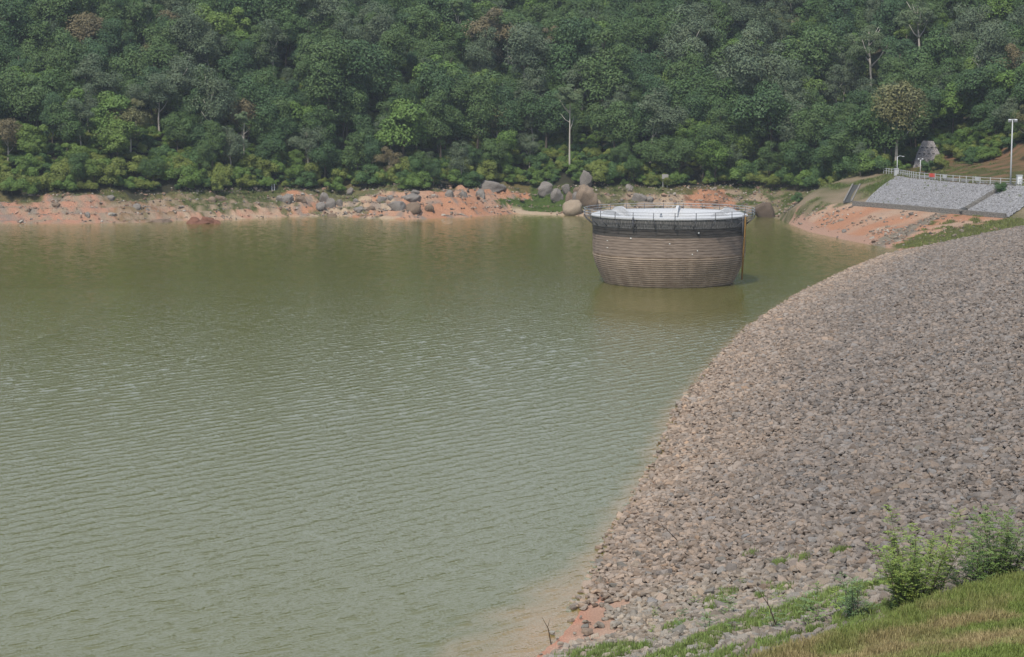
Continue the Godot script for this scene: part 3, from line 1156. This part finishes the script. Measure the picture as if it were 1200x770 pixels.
	# things hung on the fence
	var on_fence := func(at: float, called: String, w: float, h: float, m: Material, label: String, category: String):
		var p := foot_point(at, table(road_a, road_w, at) + 0.36)
		var q := foot_point(at + 0.01, table(road_a, road_w, at + 0.01) + 0.36)
		var d := (q - p).normalized()
		var turn := Basis(d, Vector3.UP, d.cross(Vector3.UP)).orthonormalized()
		var o := base(called, p + Vector3(0, 0.86, 0))
		tag(o, label, category)
		put("board", box(Vector3(w, h, 0.05), Vector3.ZERO, turn), m, o)
		for s in [-0.4, 0.4]:
			put("clamp", box(Vector3(0.08, h + 0.1, 0.09), turn * Vector3(s * w, 0, 0), turn), mat(lin(0.3, 0.3, 0.3), 0.5), o)
	var red := mat(lin(0.5, 0.07, 0.05), 0.7)
	on_fence.call(0.735, "banner", 2.5, 0.7, red, "red banner tied to the white road fence", "banner")
	on_fence.call(0.615, "notice_board", 1.5, 0.7, white, "white notice board on the fence beside the red banner", "sign")
	on_fence.call(0.36, "notice_board", 1.6, 0.75, white, "white notice board on the fence above the drainage channel", "sign")
	# floodlight mast
	var steel := mat(lin(0.42, 0.44, 0.46), 0.5)
	var mp := Vector3(91.0, far_height(91.0, -330.9), -330.9)
	var mast := base("floodlight_mast", mp)
	tag(mast, "tall grey floodlight mast beside the white cabinet", "light mast")
	put("pole", tube([Vector3(0, -0.3, 0), Vector3(0, 6, 0), Vector3(0, 11.9, 0)], [0.16, 0.13, 0.09], 10), steel, mast)
	put("crossbar", box(Vector3(1.5, 0.14, 0.2), Vector3(0, 11.9, 0)), steel, mast)
	put("base_plate", box(Vector3(0.7, 0.12, 0.7), Vector3(0, 0.02, 0)), concrete, mast)
	for s in [-0.55, 0.55]:
		put("floodlight", box(Vector3(0.5, 0.42, 0.4), Vector3(s, 11.68, 0.15), Basis(Vector3.RIGHT, 0.5)), white, mast)
	var cp := Vector3(92.4, far_height(92.4, -330.2), -330.2)
	var cab := base("control_cabinet", cp)
	tag(cab, "white control cabinet standing beside the floodlight mast", "cabinet")
	put("cabinet_body", box(Vector3(0.95, 1.8, 0.8), Vector3(0, 0.85, 0)), white, cab)
	put("cabinet_roof", box(Vector3(1.1, 0.12, 0.95), Vector3(0, 1.81, 0)), steel, cab)
	put("cabinet_door", box(Vector3(0.75, 1.4, 0.04), Vector3(0, 0.9, 0.415)), mat(lin(0.6, 0.62, 0.64), 0.6), cab)
	# small lamp post at the end of the fence
	var lp := base("lamp_post", Vector3(79.6, far_height(79.6, -375.0), -375.0))
	tag(lp, "short lamp post with a bent arm at the far end of the fence", "lamp post")
	put("pole", tube([Vector3(0, -0.3, 0), Vector3(0, 3.8, 0)], [0.09, 0.07], 7), steel, lp)
	put("arm", tube([Vector3(0, 3.75, 0), Vector3(0.5, 3.95, 0), Vector3(1.0, 3.9, 0)], [0.06, 0.05, 0.05], 6), steel, lp)
	put("lamp_head", box(Vector3(0.5, 0.14, 0.25), Vector3(1.15, 3.86, 0)), white, lp)
	var gp := base("gate_pillar", Vector3(79.0, far_height(79.0, -373.0), -373.0))
	tag(gp, "white gate pillar at the far end of the fence", "pillar")
	put("pillar", box(Vector3(0.8, 1.5, 0.8), Vector3(0, 0.7, 0)), white, gp)
	put("cap", box(Vector3(0.95, 0.12, 0.95), Vector3(0, 1.51, 0)), white, gp)
	var tw := base("twin_lamp", Vector3(85.3, far_height(85.3, -379.0), -379.0))
	tag(tw, "white post with two round white heads before the slope panel", "lamp post")
	put("pole", tube([Vector3(0, -0.3, 0), Vector3(0, 3.0, 0)], [0.09, 0.09], 7), white, tw)
	put("bar", box(Vector3(0.9, 0.08, 0.08), Vector3(0, 3.0, 0)), white, tw)
	for s in [-0.42, 0.42]:
		var ball := SphereMesh.new()
		ball.radius = 0.2
		ball.height = 0.36
		ball.radial_segments = 12
		ball.rings = 6
		put("head", ball, white, tw).position = Vector3(s, 3.15, 0)
	# concrete slope panel with weep holes, cut into the hill
	var panel := base("slope_panel", Vector3(90.0, 11.0, -393.5), -0.1)
	tag(panel, "grey concrete slope panel with rows of weep holes below the trees", "retaining wall")
	var lean := Basis(Vector3.RIGHT, deg_to_rad(-42))
	var st := SurfaceTool.new()
	st.begin(Mesh.PRIMITIVE_TRIANGLES)
	st.set_smooth_group(-1)
	var face := [Vector3(-3.2, -1.0, 0), Vector3(3.4, -1.0, 0), Vector3(3.0, 4.0, 0), Vector3(1.9, 7.6, 0), Vector3(-0.4, 7.8, 0), Vector3(-2.0, 4.0, 0)]
	for k in 6:
		var a0: Vector3 = lean * face[k]
		var a1: Vector3 = lean * face[(k + 1) % 6]
		var back := lean * Vector3(0, 0, -0.6)
		for p in [lean * Vector3(0.5, 3.5, 0), a1, a0, a0, a1, a1 + back, a0, a1 + back, a0 + back]:
			st.add_vertex(p)
	st.generate_normals()
	put("facing", st.commit(), mat(lin(0.36, 0.33, 0.325), 0.9, noise_texture(0.02, 5, Color(0.45, 0.45, 0.45), Color(1, 1, 1), 512, 44), Vector3.ONE * 0.3, rel, 6.0), panel)
	for r in 4:
		for k in 5 - r / 2:
			put("weep_hole", box(Vector3(0.5, 0.3, 0.16), lean * Vector3(-2.2 + r * 0.42 + k * 1.0 + 0.3 * (r % 2), 0.5 + r * 1.75, 0.03), lean), wet, panel)
	# small things by the forest edge
	for s in [[-54.6, -414.0, "weathered post pair standing on the grass at the forest edge"]]:
		var o := base("marker_post", Vector3(s[0], far_height(s[0], s[1]), s[1]))
		tag(o, s[2], "post")
		for q in [-0.25, 0.3]:
			put("post", box(Vector3(0.16, 1.6, 0.16), Vector3(q, 0.7, 0)), steel, o)
	var sgn := base("warning_board", Vector3(35.6, far_height(35.6, -421.5), -421.5))
	tag(sgn, "small pale board half hidden in the trees behind the boulders", "sign")
	put("board", box(Vector3(1.5, 1.1, 0.06), Vector3(0, 2.6, 0)), mat(lin(0.26, 0.25, 0.24), 0.8), sgn)
	for q in [-0.5, 0.5]:
		put("post", box(Vector3(0.1, 2.6, 0.1), Vector3(q, 0.9, -0.08)), steel, sgn)


func sink(x: float, z: float) -> float:
	return far_height(x, z)


# where a line of sight from the viewpoint over the water meets the far land (used to survey rock positions in world metres)
func survey(u: float, vv: float) -> Vector3:
	var d := Vector3((u - 600.0) / 2120.0, (385.0 - vv) / 2120.0, -1.0).rotated(Vector3.RIGHT, deg_to_rad(-7.2))
	var from := Vector3(0, 25.6, 0)
	var t := 290.0
	while t < 560.0:
		var p := from + d * t
		if p.y < maxf(far_height(p.x, p.z), 0.0):
			return p
		t += 0.6
	return from + d * 420.0


func shore_rocks() -> void:
	var shapes := []
	for k in 9:
		shapes.append(boulder([0.14, 0.2, 0.1][k % 3], [9, 13, 7][k % 3], k))
	var grain := noise_texture(0.03, 5, Color(0.5, 0.5, 0.5), Color(1, 1, 1), 512, 51)
	var rel := relief(0.04, 5)
	var tone := {
		"pale": mat(lin(0.48, 0.385, 0.29), 0.95, grain, Vector3.ONE * 0.35, rel, 12.0),
		"tan": mat(lin(0.38, 0.29, 0.215), 0.95, grain, Vector3.ONE * 0.35, rel, 12.0),
		"grey": mat(lin(0.33, 0.30, 0.275), 0.95, grain, Vector3.ONE * 0.35, rel, 12.0),
		"dark": mat(lin(0.33, 0.30, 0.275), 0.95, grain, Vector3.ONE * 0.35, rel, 12.0),
		"brown": mat(lin(0.29, 0.215, 0.16), 0.95, grain, Vector3.ONE * 0.35, rel, 12.0),
		"umber": mat(lin(0.2, 0.15, 0.115), 0.95, grain, Vector3.ONE * 0.35, rel, 12.0),
		"white": mat(lin(0.48, 0.44, 0.38), 0.95, grain, Vector3.ONE * 0.35, rel, 12.0),
	}
	# u, v of the foot, width, height (picture units at that range), tone, shape, label
	var list := [
		[672, 252, 24, 16, "pale", 0, "large smooth pale boulder resting at the water beside the white sand"],
		[688, 244, 25, 23, "tan", 1, "broad tan slab boulder with a dark top leaning in the boulder pile"],
		[687, 221, 13, 20, "grey", 4, "upright grey boulder standing at the top of the boulder pile"],
		[640, 229, 20, 14, "grey", 3, "big grey boulder under the trees beside the green strip"],
		[653, 238, 15, 15, "grey", 1, "sloping grey slab between the green strip and the boulder pile"],
		[664, 228, 13, 11, "dark", 6, "blackish boulder at the back of the boulder pile"],
		[667, 240, 11, 14, "brown", 2, "brown column-shaped boulder in the middle of the boulder pile"],
		[675, 239, 9, 13, "grey", 5, "narrow grey boulder wedged beside the brown column-shaped one"],
		[684, 224, 13, 8, "tan", 7, "tan capstone just below the upright boulder"],
		[677, 229, 10, 9, "brown", 8, "small brown boulder below the tan capstone"],
		[697, 249, 21, 14, "pale", 3, "low pale boulder beside the large smooth one at the water"],
		[750, 239, 17, 15, "grey", 4, "dark grey boulder on the rubble shore behind the tower"],
		[762, 237, 11, 9, "grey", 7, "smaller grey boulder on the rubble shore behind the tower"],
		[757, 244, 21, 8, "tan", 0, "flat tan boulder on the rubble shore behind the tower"],
		[737, 223, 11, 8, "dark", 2, "dark boulder tucked under the trees behind the tower"],
		[899, 255, 30, 21, "umber", 6, "very large brown boulder with a dark underside at the water's edge"],
		[380, 237, 12, 12, "grey", 1, "tall grey boulder on the pale bank below a bright bush"],
		[376, 245, 12, 9, "grey", 0, "rounded grey boulder in front of the tall grey one"],
		[388, 244, 14, 12, "grey", 3, "large rounded grey boulder in the middle of the pale bank"],
		[398, 242, 9, 9, "grey", 6, "grey boulder leaning on the large rounded one"],
		[410, 242, 9, 7, "brown", 2, "small brown boulder alone on the orange sand"],
		[422, 250, 17, 10, "grey", 7, "banded grey boulder lying low on the pale bank"],
		[417, 238, 7, 6, "dark", 5, "small blackish boulder above the banded grey one"],
		[435, 247, 9, 6, "brown", 8, "small brown boulder beside the banded grey one"],
		[449, 237, 14, 8, "grey", 4, "grey slab high on the pale bank"],
		[466, 247, 23, 12, "grey", 6, "long grey slab sloping down to the sand strip"],
		[389, 254, 11, 7, "brown", 0, "squat brown boulder at the waterline of the pale bank"],
		[337, 237, 16, 10, "grey", 3, "wide grey boulder at the edge of the green flat"],
		[352, 238, 14, 9, "brown", 1, "brown boulder beside the wide grey one at the green flat"],
		[410, 227, 11, 8, "dark", 2, "black boulder under the forest edge above the pale bank"],
		[458, 235, 8, 7, "dark", 5, "small dark boulder at the head of the grey slab"],
		[483, 236, 27, 11, "grey", 7, "flat grey rock slab beside the orange mound"],
		[485, 249, 19, 13, "brown", 0, "grey-brown boulder below the flat rock slab"],
		[527, 231, 11, 9, "dark", 3, "dark boulder perched on top of the orange mound"],
		[543, 231, 11, 7, "dark", 6, "dark flat boulder half buried on top of the orange mound"],
		[563, 235, 14, 14, "grey", 1, "tilted grey slab standing on the orange mound"],
		[577, 225, 30, 15, "dark", 4, "huge blackish boulder under the trees behind the orange mound"],
		[503, 247, 10, 8, "brown", 8, "brown boulder set in the side of the orange mound"],
		[524, 257, 15, 5, "white", 2, "white wedge of rock at the foot of the orange mound"],
		[487, 227, 10, 5, "dark", 5, "thin dark boulder at the forest edge above the flat slab"],
		[130, 235, 13, 8, "grey", 7, "grey boulder below the bushes of the pink clay bank"],
		[160, 246, 11, 8, "grey", 0, "smooth grey boulder on the brown ledges"],
		[129, 253, 13, 4, "white", 3, "low white rock on the green patch of the pink clay bank"],
		[102, 255, 8, 7, "dark", 1, "dark rock at the edge of the pink clay flat"],
		[186, 261, 33, 9, "brown", 6, "long brown rock ledge at the waterline of the ledges"],
		[258, 237, 16, 9, "brown", 4, "brown boulder in the jumble at the end of the grassy slope"],
		[248, 238, 9, 8, "tan", 8, "tan boulder in the jumble at the end of the grassy slope"],
		[334, 248, 16, 5, "brown", 2, "flat brown rock on the sand near the green flat"],
		[328, 236, 9, 8, "grey", 5, "small grey boulder beside the wide grey one"],
		[574, 214, 12, 8, "dark", 0, "dark boulder on top of the huge blackish one"],
		[30, 250, 10, 6, "tan", 3, "tan rock on the open pink clay slope"],
		[66, 243, 12, 7, "brown", 7, "brown rock bedded in the pink clay slope"],
		[735, 246, 12, 8, "pale", 2, "pale boulder on the grassy patch behind the tower"],
		[1010, 262, 5, 3, "tan", 1, "small tan rock on the orange clay below the kerb wall"],
		[922, 247, 6, 4, "tan", 8, "small tan rock beside the very large brown boulder"],
	]
	for r in list:
		var p := survey(r[0], r[1])
		var per := p.z / -2120.0
		var w: float = r[2] * per
		var h: float = r[3] * per * 1.15
		var o := base("boulder", Vector3(p.x, minf(far_height(p.x, p.z), p.y) - (0.1 if r[0] > 620 and r[0] < 710 else 0.26) * h, p.z - w * 0.25), rng.randf() * TAU)
		tag(o, r[6], "boulder")
		var k := put("rock", shapes[r[5]], tone[r[4]], o)
		k.scale = Vector3(w * 1.1, h * 1.2, w * rng.randf_range(0.8, 1.05))
		k.position.y = h * 0.48
		o.rotation.y = rng.randf_range(-0.5, 0.5)
		k.rotation.z = rng.randf_range(-0.12, 0.12)
	# red mound in the shallows
	var mp := survey(237, 262)
	var mound := base("clay_islet", Vector3(mp.x, -0.5, mp.z))
	tag(mound, "low red clay islet with rough lumps in the shallows", "islet")
	var red := mat(lin(0.36, 0.175, 0.12), 0.95, grain, Vector3.ONE * 0.5, rel, 20.0)
	for b in [[0.0, 0.0, 7.6, 3.0, 4.0], [1.4, -0.4, 4.0, 4.2, 3.2], [-1.6, 0.2, 3.6, 3.4, 3.0], [3.0, 0.3, 2.6, 2.4, 2.2]]:
		var o := put("lump", shapes[int(b[2]) % 9], red, mound)
		o.position = Vector3(b[0], 0.1, b[1])
		o.scale = Vector3(b[2], b[3], b[4])
	# rubble strewn over the bank
	var blocks := [block(), block(), block(), block()]
	var rm := mat(Color.WHITE, 0.95, grain, Vector3.ONE * 0.5)
	rm.vertex_color_use_as_albedo = true
	var where := [[], [], [], []]
	var tint := [[], [], [], []]
	for k in 42000:
		var x := rng.randf_range(-125.0, 100.0)
		var z := rng.randf_range(-425.0, -306.0)
		var s := shore_distance(Vector2(x, z))
		if s < 0.1 or s > 17.0:
			continue
		var ab := abutment(Vector2(x, z))
		if ab.z > 0.5 and ab.y > -1.0:
			continue
		var many := 0.5 + n2.get_noise_2d(x * 2.5, z * 2.5) * 1.3
		if x > 16.0 and x < 60.0 and z < -380.0: many += 0.4
		if x > -52.0 and x < -26.0: many += 0.3
		if ab.z > 0.5: many -= 0.25
		if absf(ab.x * 44.0 - 16.0 - ab.y * 0.4) < 2.5 and ab.z > 0.5: many += 0.9
		if x > 48.0 and x < 58.0 and z < -395.0: many += 0.6
		if rng.randf() > many:
			continue
		var q := rng.randi() % 4
		var size := rng.randf_range(0.18, 0.5) * (2.0 if rng.randf() < 0.06 else 1.0)
		var f := rng.randf_range(0.6, 1.2)
		where[q].append(Transform3D(Basis.from_euler(Vector3(rng.randfn() * 0.3, rng.randf() * TAU, rng.randfn() * 0.3)) * Basis.from_scale(Vector3(size * 1.3, size * 0.8, size)), Vector3(x, far_height(x, z) + size * 0.15, z)))
		var col: Color = [Color(0.38, 0.32, 0.26), Color(0.24, 0.215, 0.195), Color(0.45, 0.30, 0.22), Color(0.55, 0.5, 0.44)][[0, 0, 1, 2, 2, 2, 3][rng.randi() % 7]]
		tint[q].append(Color(col.r * f, col.g * f, col.b * f))
	var rubble := base("rubble", Vector3.ZERO)
	tag(rubble, "loose stones and rubble strewn along the clay shore", "rubble", "", "stuff")
	for q in 4:
		multi("loose_stone", blocks[q], rm, where[q], tint[q], rubble).set_meta("kind", "stuff")
	# grass on the shore
	var gw := []
	var gc := []
	for k in 60000:
		var x := rng.randf_range(-118.0, 112.0)
		var z := rng.randf_range(-428.0, -303.0)
		var s := shore_distance(Vector2(x, z))
		if s < 1.0:
			continue
		var h := far_height(x, z)
		var c := far_color(x, h, z)
		if c.g < c.r * 0.93 or c.g < 0.06 or (abutment(Vector2(x, z)).z > 0.5 and abutment(Vector2(x, z)).y > 0.0 and abutment(Vector2(x, z)).x < 1.0 and rng.randf() < 0.8):
			continue
		var f := rng.randf_range(0.8, 1.4)
		gw.append(Transform3D(Basis.from_euler(Vector3(0, rng.randf() * TAU, 0)).scaled(Vector3.ONE * rng.randf_range(0.7, 1.5)), Vector3(x, h, z)))
		gc.append(Color(c.r * f, c.g * f * 1.1, c.b * f))
	tag(multi("shore_grass", tuft(12, 0.32, 0.35, 0.04), leaf_mat(Color.WHITE, 0.25), gw, gc), "short grass growing in patches along the clay shore", "grass", "", "stuff")


func forest() -> void:
	# species: crown recipe, trunk, colours, label
	var dark_bark := mat(lin(0.085, 0.07, 0.055), 0.95)
	var pale_bark := mat(lin(0.36, 0.33, 0.29), 0.9)
	var species := [
		{"name": "broadleaf_tree", "variants": 6, "r": 3.9, "h": 7.2, "low": 2.2, "belly": 0.45, "cone": 0.15, "clumps": 32, "clump": 1.65, "leaves": 441, "leaf": 0.164, "flat": 1.00, "trunk": [8.0, 0.2, 4, 2.2, 0.4], "bark": dark_bark,
			"tones": [[0.056, 0.103, 0.029], [0.068, 0.115, 0.035], [0.047, 0.091, 0.031]], "label": "rounded dark green tree", "group": "rounded dark green forest trees"},
		{"name": "greyish_tree", "variants": 4, "r": 3.5, "h": 7.6, "low": 3.0, "belly": 0.55, "cone": 0.1, "clumps": 30, "clump": 1.5, "leaves": 329, "leaf": 0.133, "flat": 0.90, "trunk": [9.5, 0.17, 5, 2.4, 0.4], "bark": pale_bark,
			"tones": [[0.091, 0.123, 0.069], [0.082, 0.115, 0.061]], "label": "loose greyish airy tree", "group": "greyish airy forest trees"},
		{"name": "bright_tree", "variants": 4, "r": 3.7, "h": 6.4, "low": 1.8, "belly": 0.5, "cone": 0.0, "clumps": 30, "clump": 1.6, "leaves": 403, "leaf": 0.179, "flat": 0.85, "trunk": [7.4, 0.19, 4, 2.2, 0.35], "bark": dark_bark,
			"tones": [[0.091, 0.158, 0.031], [0.108, 0.166, 0.034]], "label": "bright yellowish green tree", "group": "bright yellowish green forest trees"},
		{"name": "narrow_tree", "variants": 4, "r": 2.6, "h": 10.0, "low": 2.0, "belly": 0.45, "cone": 0.35, "clumps": 32, "clump": 1.4, "leaves": 366, "leaf": 0.148, "flat": 1.00, "trunk": [11.0, 0.2, 4, 1.6, 0.4], "bark": dark_bark,
			"tones": [[0.049, 0.096, 0.038], [0.066, 0.112, 0.034]], "label": "narrow tall green tree", "group": "narrow columnar forest trees"},
		{"name": "olive_toned_tree", "variants": 2, "r": 3.4, "h": 6.6, "low": 2.4, "belly": 0.5, "cone": 0.1, "clumps": 25, "clump": 1.5, "leaves": 348, "leaf": 0.148, "flat": 0.95, "trunk": [8.0, 0.18, 5, 2.3, 0.35], "bark": pale_bark,
			"tones": [[0.123, 0.123, 0.050], [0.140, 0.117, 0.061]], "label": "brownish olive tree", "group": "brownish olive forest trees"},
		{"name": "forest_bush", "variants": 4, "r": 2.2, "h": 2.6, "low": 0.3, "belly": 0.35, "cone": 0.0, "clumps": 17, "clump": 1.0, "leaves": 403, "leaf": 0.133, "flat": 0.95, "trunk": [2.2, 0.07, 4, 1.0, 0.1], "bark": dark_bark,
			"tones": [[0.095, 0.160, 0.033], [0.140, 0.175, 0.038], [0.058, 0.112, 0.034]], "label": "low leafy bush", "group": "bushes along the forest edge"},
	]
	var protos := []
	for sp in species:
		var list := []
		for k in sp.variants:
			var cm := crown(sp)
			var tm := trunk(sp.trunk[0], sp.trunk[1], sp.trunk[2], sp.trunk[3], sp.trunk[4])
			for tone in sp.tones:
				var o := Node3D.new()
				put("crown", cm, leaf_mat(lin(tone[0], tone[1], tone[2])), o)
				put("trunk", tm, sp.bark, o)
				list.append(o)
		protos.append(list)
	var keep_clear := []
	# trees that stand out, each for itself
	var tall := [
		[13.6, -428.0, 20.5, 0.24, 4.2, 5.5, "tall pale-trunked tree with a high loose crown above the boulder pile", 1, 0.3],
		[88.5, -452.0, 20.5, 0.42, 6.4, 9.5, "giant pale tree with forked bare limbs and a thin crown above the road", 1, 0.75],
		[101.0, -455.0, 19.0, 0.38, 5.8, 8.5, "large pale-limbed tree next to the giant one above the road", 1, 0.7],
		[-1.2, -470.0, 17.0, 0.22, 3.2, 4.5, "tall slim pale-trunked tree rising from the upper slope", 0, 0.4],
		[-14.0, -476.0, 17.0, 0.2, 3.0, 4.5, "slim pale-trunked tree with a small tufted crown on the upper slope", 0, 0.4],
		[-61.8, -419.0, 13.5, 0.15, 1.7, 3.0, "thin bare-trunked tree with a small crown at the forest edge", 1, 0.3],
		[-93.0, -462.0, 16.0, 0.24, 3.6, 5.0, "pale forked tree with sparse grey crown on the hillside", 1, 0.9],
		[60.0, -447.0, 15.5, 0.2, 3.0, 4.5, "sparse grey-barked tree among dark trees behind the tower", 1, 0.8],
	]
	var tall_green := [leaf_mat(lin(0.08, 0.13, 0.045)), leaf_mat(lin(0.1, 0.14, 0.065))]
	for t in tall:
		var o := base("tall_tree", Vector3(t[0], far_height(t[0], t[1]) - 0.2, t[1]))
		tag(o, t[6], "tree")
		put("trunk", trunk(t[2] * 0.93, t[3], 7, t[4] * 0.95, 0.5), pale_bark, o)
		put("crown", crown({"r": t[4], "h": t[5], "low": t[2] - t[5], "belly": 0.55, "cone": 0.0, "clumps": int(26 * (1.2 - 0.5 * t[8])), "clump": t[4] * 0.34, "leaves": int(360 * (1.15 - 0.3 * t[8])), "leaf": 0.18, "flat": 0.65}), tall_green[t[7]], o)
		keep_clear.append(Vector2(t[0], t[1]))
	var rest := {}
	var counts := {}
	var gap := 6.0
	var z := -330.0
	var row := 0
	while z > -560.0:
		var x := -215.0 + (row % 2) * gap * 0.5
		while x < 190.0:
			var px := x + rng.randf_range(-0.42, 0.42) * gap
			var pz := z + rng.randf_range(-0.42, 0.42) * gap
			x += gap
			var p := Vector2(px, pz)
			var s := shore_distance(p)
			if s < 15.5 or s > 150.0:
				continue
			var ab := abutment(p)
			var edge := s - 15.5
			if ab.z > 0.25:
				if ab.y < 0.0 and ab.x < 1.25: continue
				edge = minf(edge, ab.y - table(road_a, road_w, ab.x) - 27.0) if ab.x < 1.45 else edge
				if edge < 0.0: continue
			if px > 84.0 and px < 97.0 and pz > -402.0 and pz < -380.0:
				continue
			if px > 8.0 and px < 20.0 and s < 26.0:
				continue
			var near_tall := false
			for q in keep_clear:
				if p.distance_to(q) < 3.0 or (absf(px - q.x * pz / q.y) < 2.2 and pz > q.y and pz < q.y + 14.0):
					near_tall = true
			var a := n1.get_noise_2d(px * 1.3, pz * 1.3)
			var b := n2.get_noise_2d(px * 0.9 + 200.0, pz * 0.9)
			var kind := 0
			var roll := rng.randf() + a * 0.5
			if roll > 0.9: kind = 2
			elif roll > 0.72: kind = 3
			elif roll < 0.2 + b * 0.5: kind = 1
			elif rng.randf() < 0.07: kind = 4
			if px < -70.0 and edge < 20.0 and rng.randf() < 0.65: kind = [5, 2, 2, 4][rng.randi() % 4]
			if near_tall: kind = 5
			var size := rng.randf_range(0.98, 1.58) * (1.0 + 0.3 * b) * (1.35 if rng.randf() < 0.12 else 0.7 if rng.randf() < 0.2 else 1.0)
			if edge < 7.0: size *= 0.74
			if px < -75.0 and edge < 22.0: size *= 0.75
			var which: int = rng.randi() % protos[kind].size()
			var at := Vector3(px, far_height(px, pz) - 0.25, pz)
			var basis := Basis.from_euler(Vector3(rng.randfn() * 0.04, rng.randf() * TAU, rng.randfn() * 0.04)).scaled(Vector3(size * rng.randf_range(0.9, 1.15), size, size * rng.randf_range(0.9, 1.15)))
			var high: float = (at.y + 7.0 * size - 25.6) / -pz
			counts[kind] = counts.get(kind, 0)
			if in_frame(at, 1.03) and high < 0.075 and s < 112.0 and counts[kind] < 300:
				counts[kind] += 1
				var o: Node3D = protos[kind][which].duplicate()
				o.name = numbered(species[kind].name)
				add_child(o, true)
				o.transform = Transform3D(basis, at)
				var zone := "above the pink clay bank" if px < -76.0 else "above the grassy flat" if px < -50.0 else "above the pale boulder bank" if px < -27.0 else "behind the orange mound" if px < 6.0 else "behind the boulder pile" if px < 28.0 else "behind the spillway tower" if px < 58.0 else "above the orange clay" if px < 82.0 else "above the road"
				var level := "at the forest edge" if edge < 9.0 else "partway up the slope" if edge < 45.0 else "high on the slope"
				var words: String = species[kind].label + " " + level + " " + zone
				tag(o, words, "bush" if kind == 5 else "tree", words)
			else:
				var key := [kind, which]
				if not rest.has(key): rest[key] = []
				rest[key].append(Transform3D(basis, at))
		z -= gap * 0.9
		row += 1
	# a skirt of bushes closes the forest edge down to the ground
	for k in 1500:
		var px := rng.randf_range(-128.0, 84.0)
		var pz := rng.randf_range(-435.0, -376.0)
		var p := Vector2(px, pz)
		var s := shore_distance(p)
		if s < 14.5 + n1.get_noise_2d(px * 3.0 + 400.0, pz * 3.0) * 4.0 or s > 22.0 or counts[5] > 260:
			continue
		var ab := abutment(p)
		if (ab.x < 1.35 and ab.z > 0.05) or (px > 8.0 and px < 20.0 and s < 24.0) or px > 78.0:
			continue
		var crowded := false
		for q in keep_clear:
			if p.distance_squared_to(q) < 4.5:
				crowded = true
		if crowded:
			continue
		keep_clear.append(p)
		counts[5] += 1
		var o: Node3D = protos[5][(rng.randi() % 4) * 3 + (rng.randi() % (2 if px < -55.0 else 3))].duplicate()
		o.name = numbered("forest_bush")
		add_child(o, true)
		var size := rng.randf_range(0.7, 1.45)
		o.transform = Transform3D(Basis.from_euler(Vector3(0, rng.randf() * TAU, 0)).scaled(Vector3(size, size * rng.randf_range(0.8, 1.25), size)), Vector3(px, far_height(px, pz) - 0.15, pz))
		var zone := "above the pink clay bank" if px < -76.0 else "above the grassy flat" if px < -50.0 else "above the pale boulder bank" if px < -27.0 else "behind the orange mound" if px < 6.0 else "behind the boulder pile" if px < 28.0 else "behind the spillway tower" if px < 58.0 else "above the orange clay"
		var words := "leafy green bush closing the forest edge " + zone
		tag(o, words, "bush", words)
	print("trees ", counts)
	var mass := base("distant_forest", Vector3.ZERO)
	tag(mass, "mass of trees covering the upper hillside", "forest", "", "stuff")
	for key in rest:
		var part: MeshInstance3D = protos[key[0]][key[1]].get_child(0)
		multi("canopy", part.mesh, part.material_override, rest[key], [], mass).set_meta("kind", "stuff")
	# undergrowth on the forest floor
	var where := [[], [], []]
	for k in 9000:
		var x := rng.randf_range(-170.0, 150.0)
		var z2 := rng.randf_range(-500.0, -340.0)
		var s := shore_distance(Vector2(x, z2))
		if s < 16.0 or s > 75.0 or not in_frame(Vector3(x, 0, z2), 1.2):
			continue
		var ab := abutment(Vector2(x, z2))
		if ab.z > 0.25 and ab.x < 1.45 and ab.y - table(road_a, road_w, ab.x) < (31.0 if ab.x < 1.1 else 16.0):
			continue
		if x > 84.5 and x < 96.5 and z2 > -400.0 and z2 < -380.0:
			continue
		var size := rng.randf_range(0.5, 1.1) * (0.8 if s < 19.0 else 1.0)
		where[k % 3].append(Transform3D(Basis.from_euler(Vector3(0, rng.randf() * TAU, 0)).scaled(Vector3(size, size * 0.8, size)), Vector3(x, far_height(x, z2) - 0.1, z2)))
	var under := base("undergrowth", Vector3.ZERO)
	tag(under, "leafy undergrowth covering the forest floor", "undergrowth", "", "stuff")
	for q in 3:
		var part: MeshInstance3D = protos[5][q * 3 + q].get_child(0)
		multi("undergrowth_leaves", part.mesh, part.material_override, where[q], [], under).set_meta("kind", "stuff")
	# bushes that stand alone
	var lone := [
		[394.0, 227.0, 1.0, 0, "bright green bush alone at the top of the pale boulder bank"],
		[1175.0, 228.0, 0.62, 8, "dark little bush growing out of the stone-pitched slope"],
		[1086.0, 203.0, 0.75, 8, "dark rounded bush behind the road fence near the slope panel"],
		[1101.0, 199.0, 0.85, 1, "pale green bush on the grass behind the road fence"],
		[936.0, 238.0, 0.6, 2, "small dark green bush on the grass above the orange clay"],
		[948.0, 222.0, 1.1, 0, "rounded green bush at the forest edge above the orange clay"],
		[632.0, 217.0, 1.0, 6, "glossy dark bush beside the big grey boulder"],
		[60.0, 224.0, 1.1, 4, "yellowish bush overhanging the pink clay bank"],
		[24.0, 222.0, 1.15, 1, "wide yellow-green bush at the top of the pink clay bank"],
	]
	for l in lone:
		var p := survey(l[0], l[1])
		var o: Node3D = protos[5][l[3]].duplicate()
		o.name = numbered("lone_bush")
		add_child(o, true)
		o.position = p + Vector3(0, -0.1, -0.8)
		o.rotation.y = rng.randf() * TAU
		o.scale = Vector3.ONE * l[2]
		tag(o, l[4], "bush")
	for list in protos:
		for o in list:
			o.free()
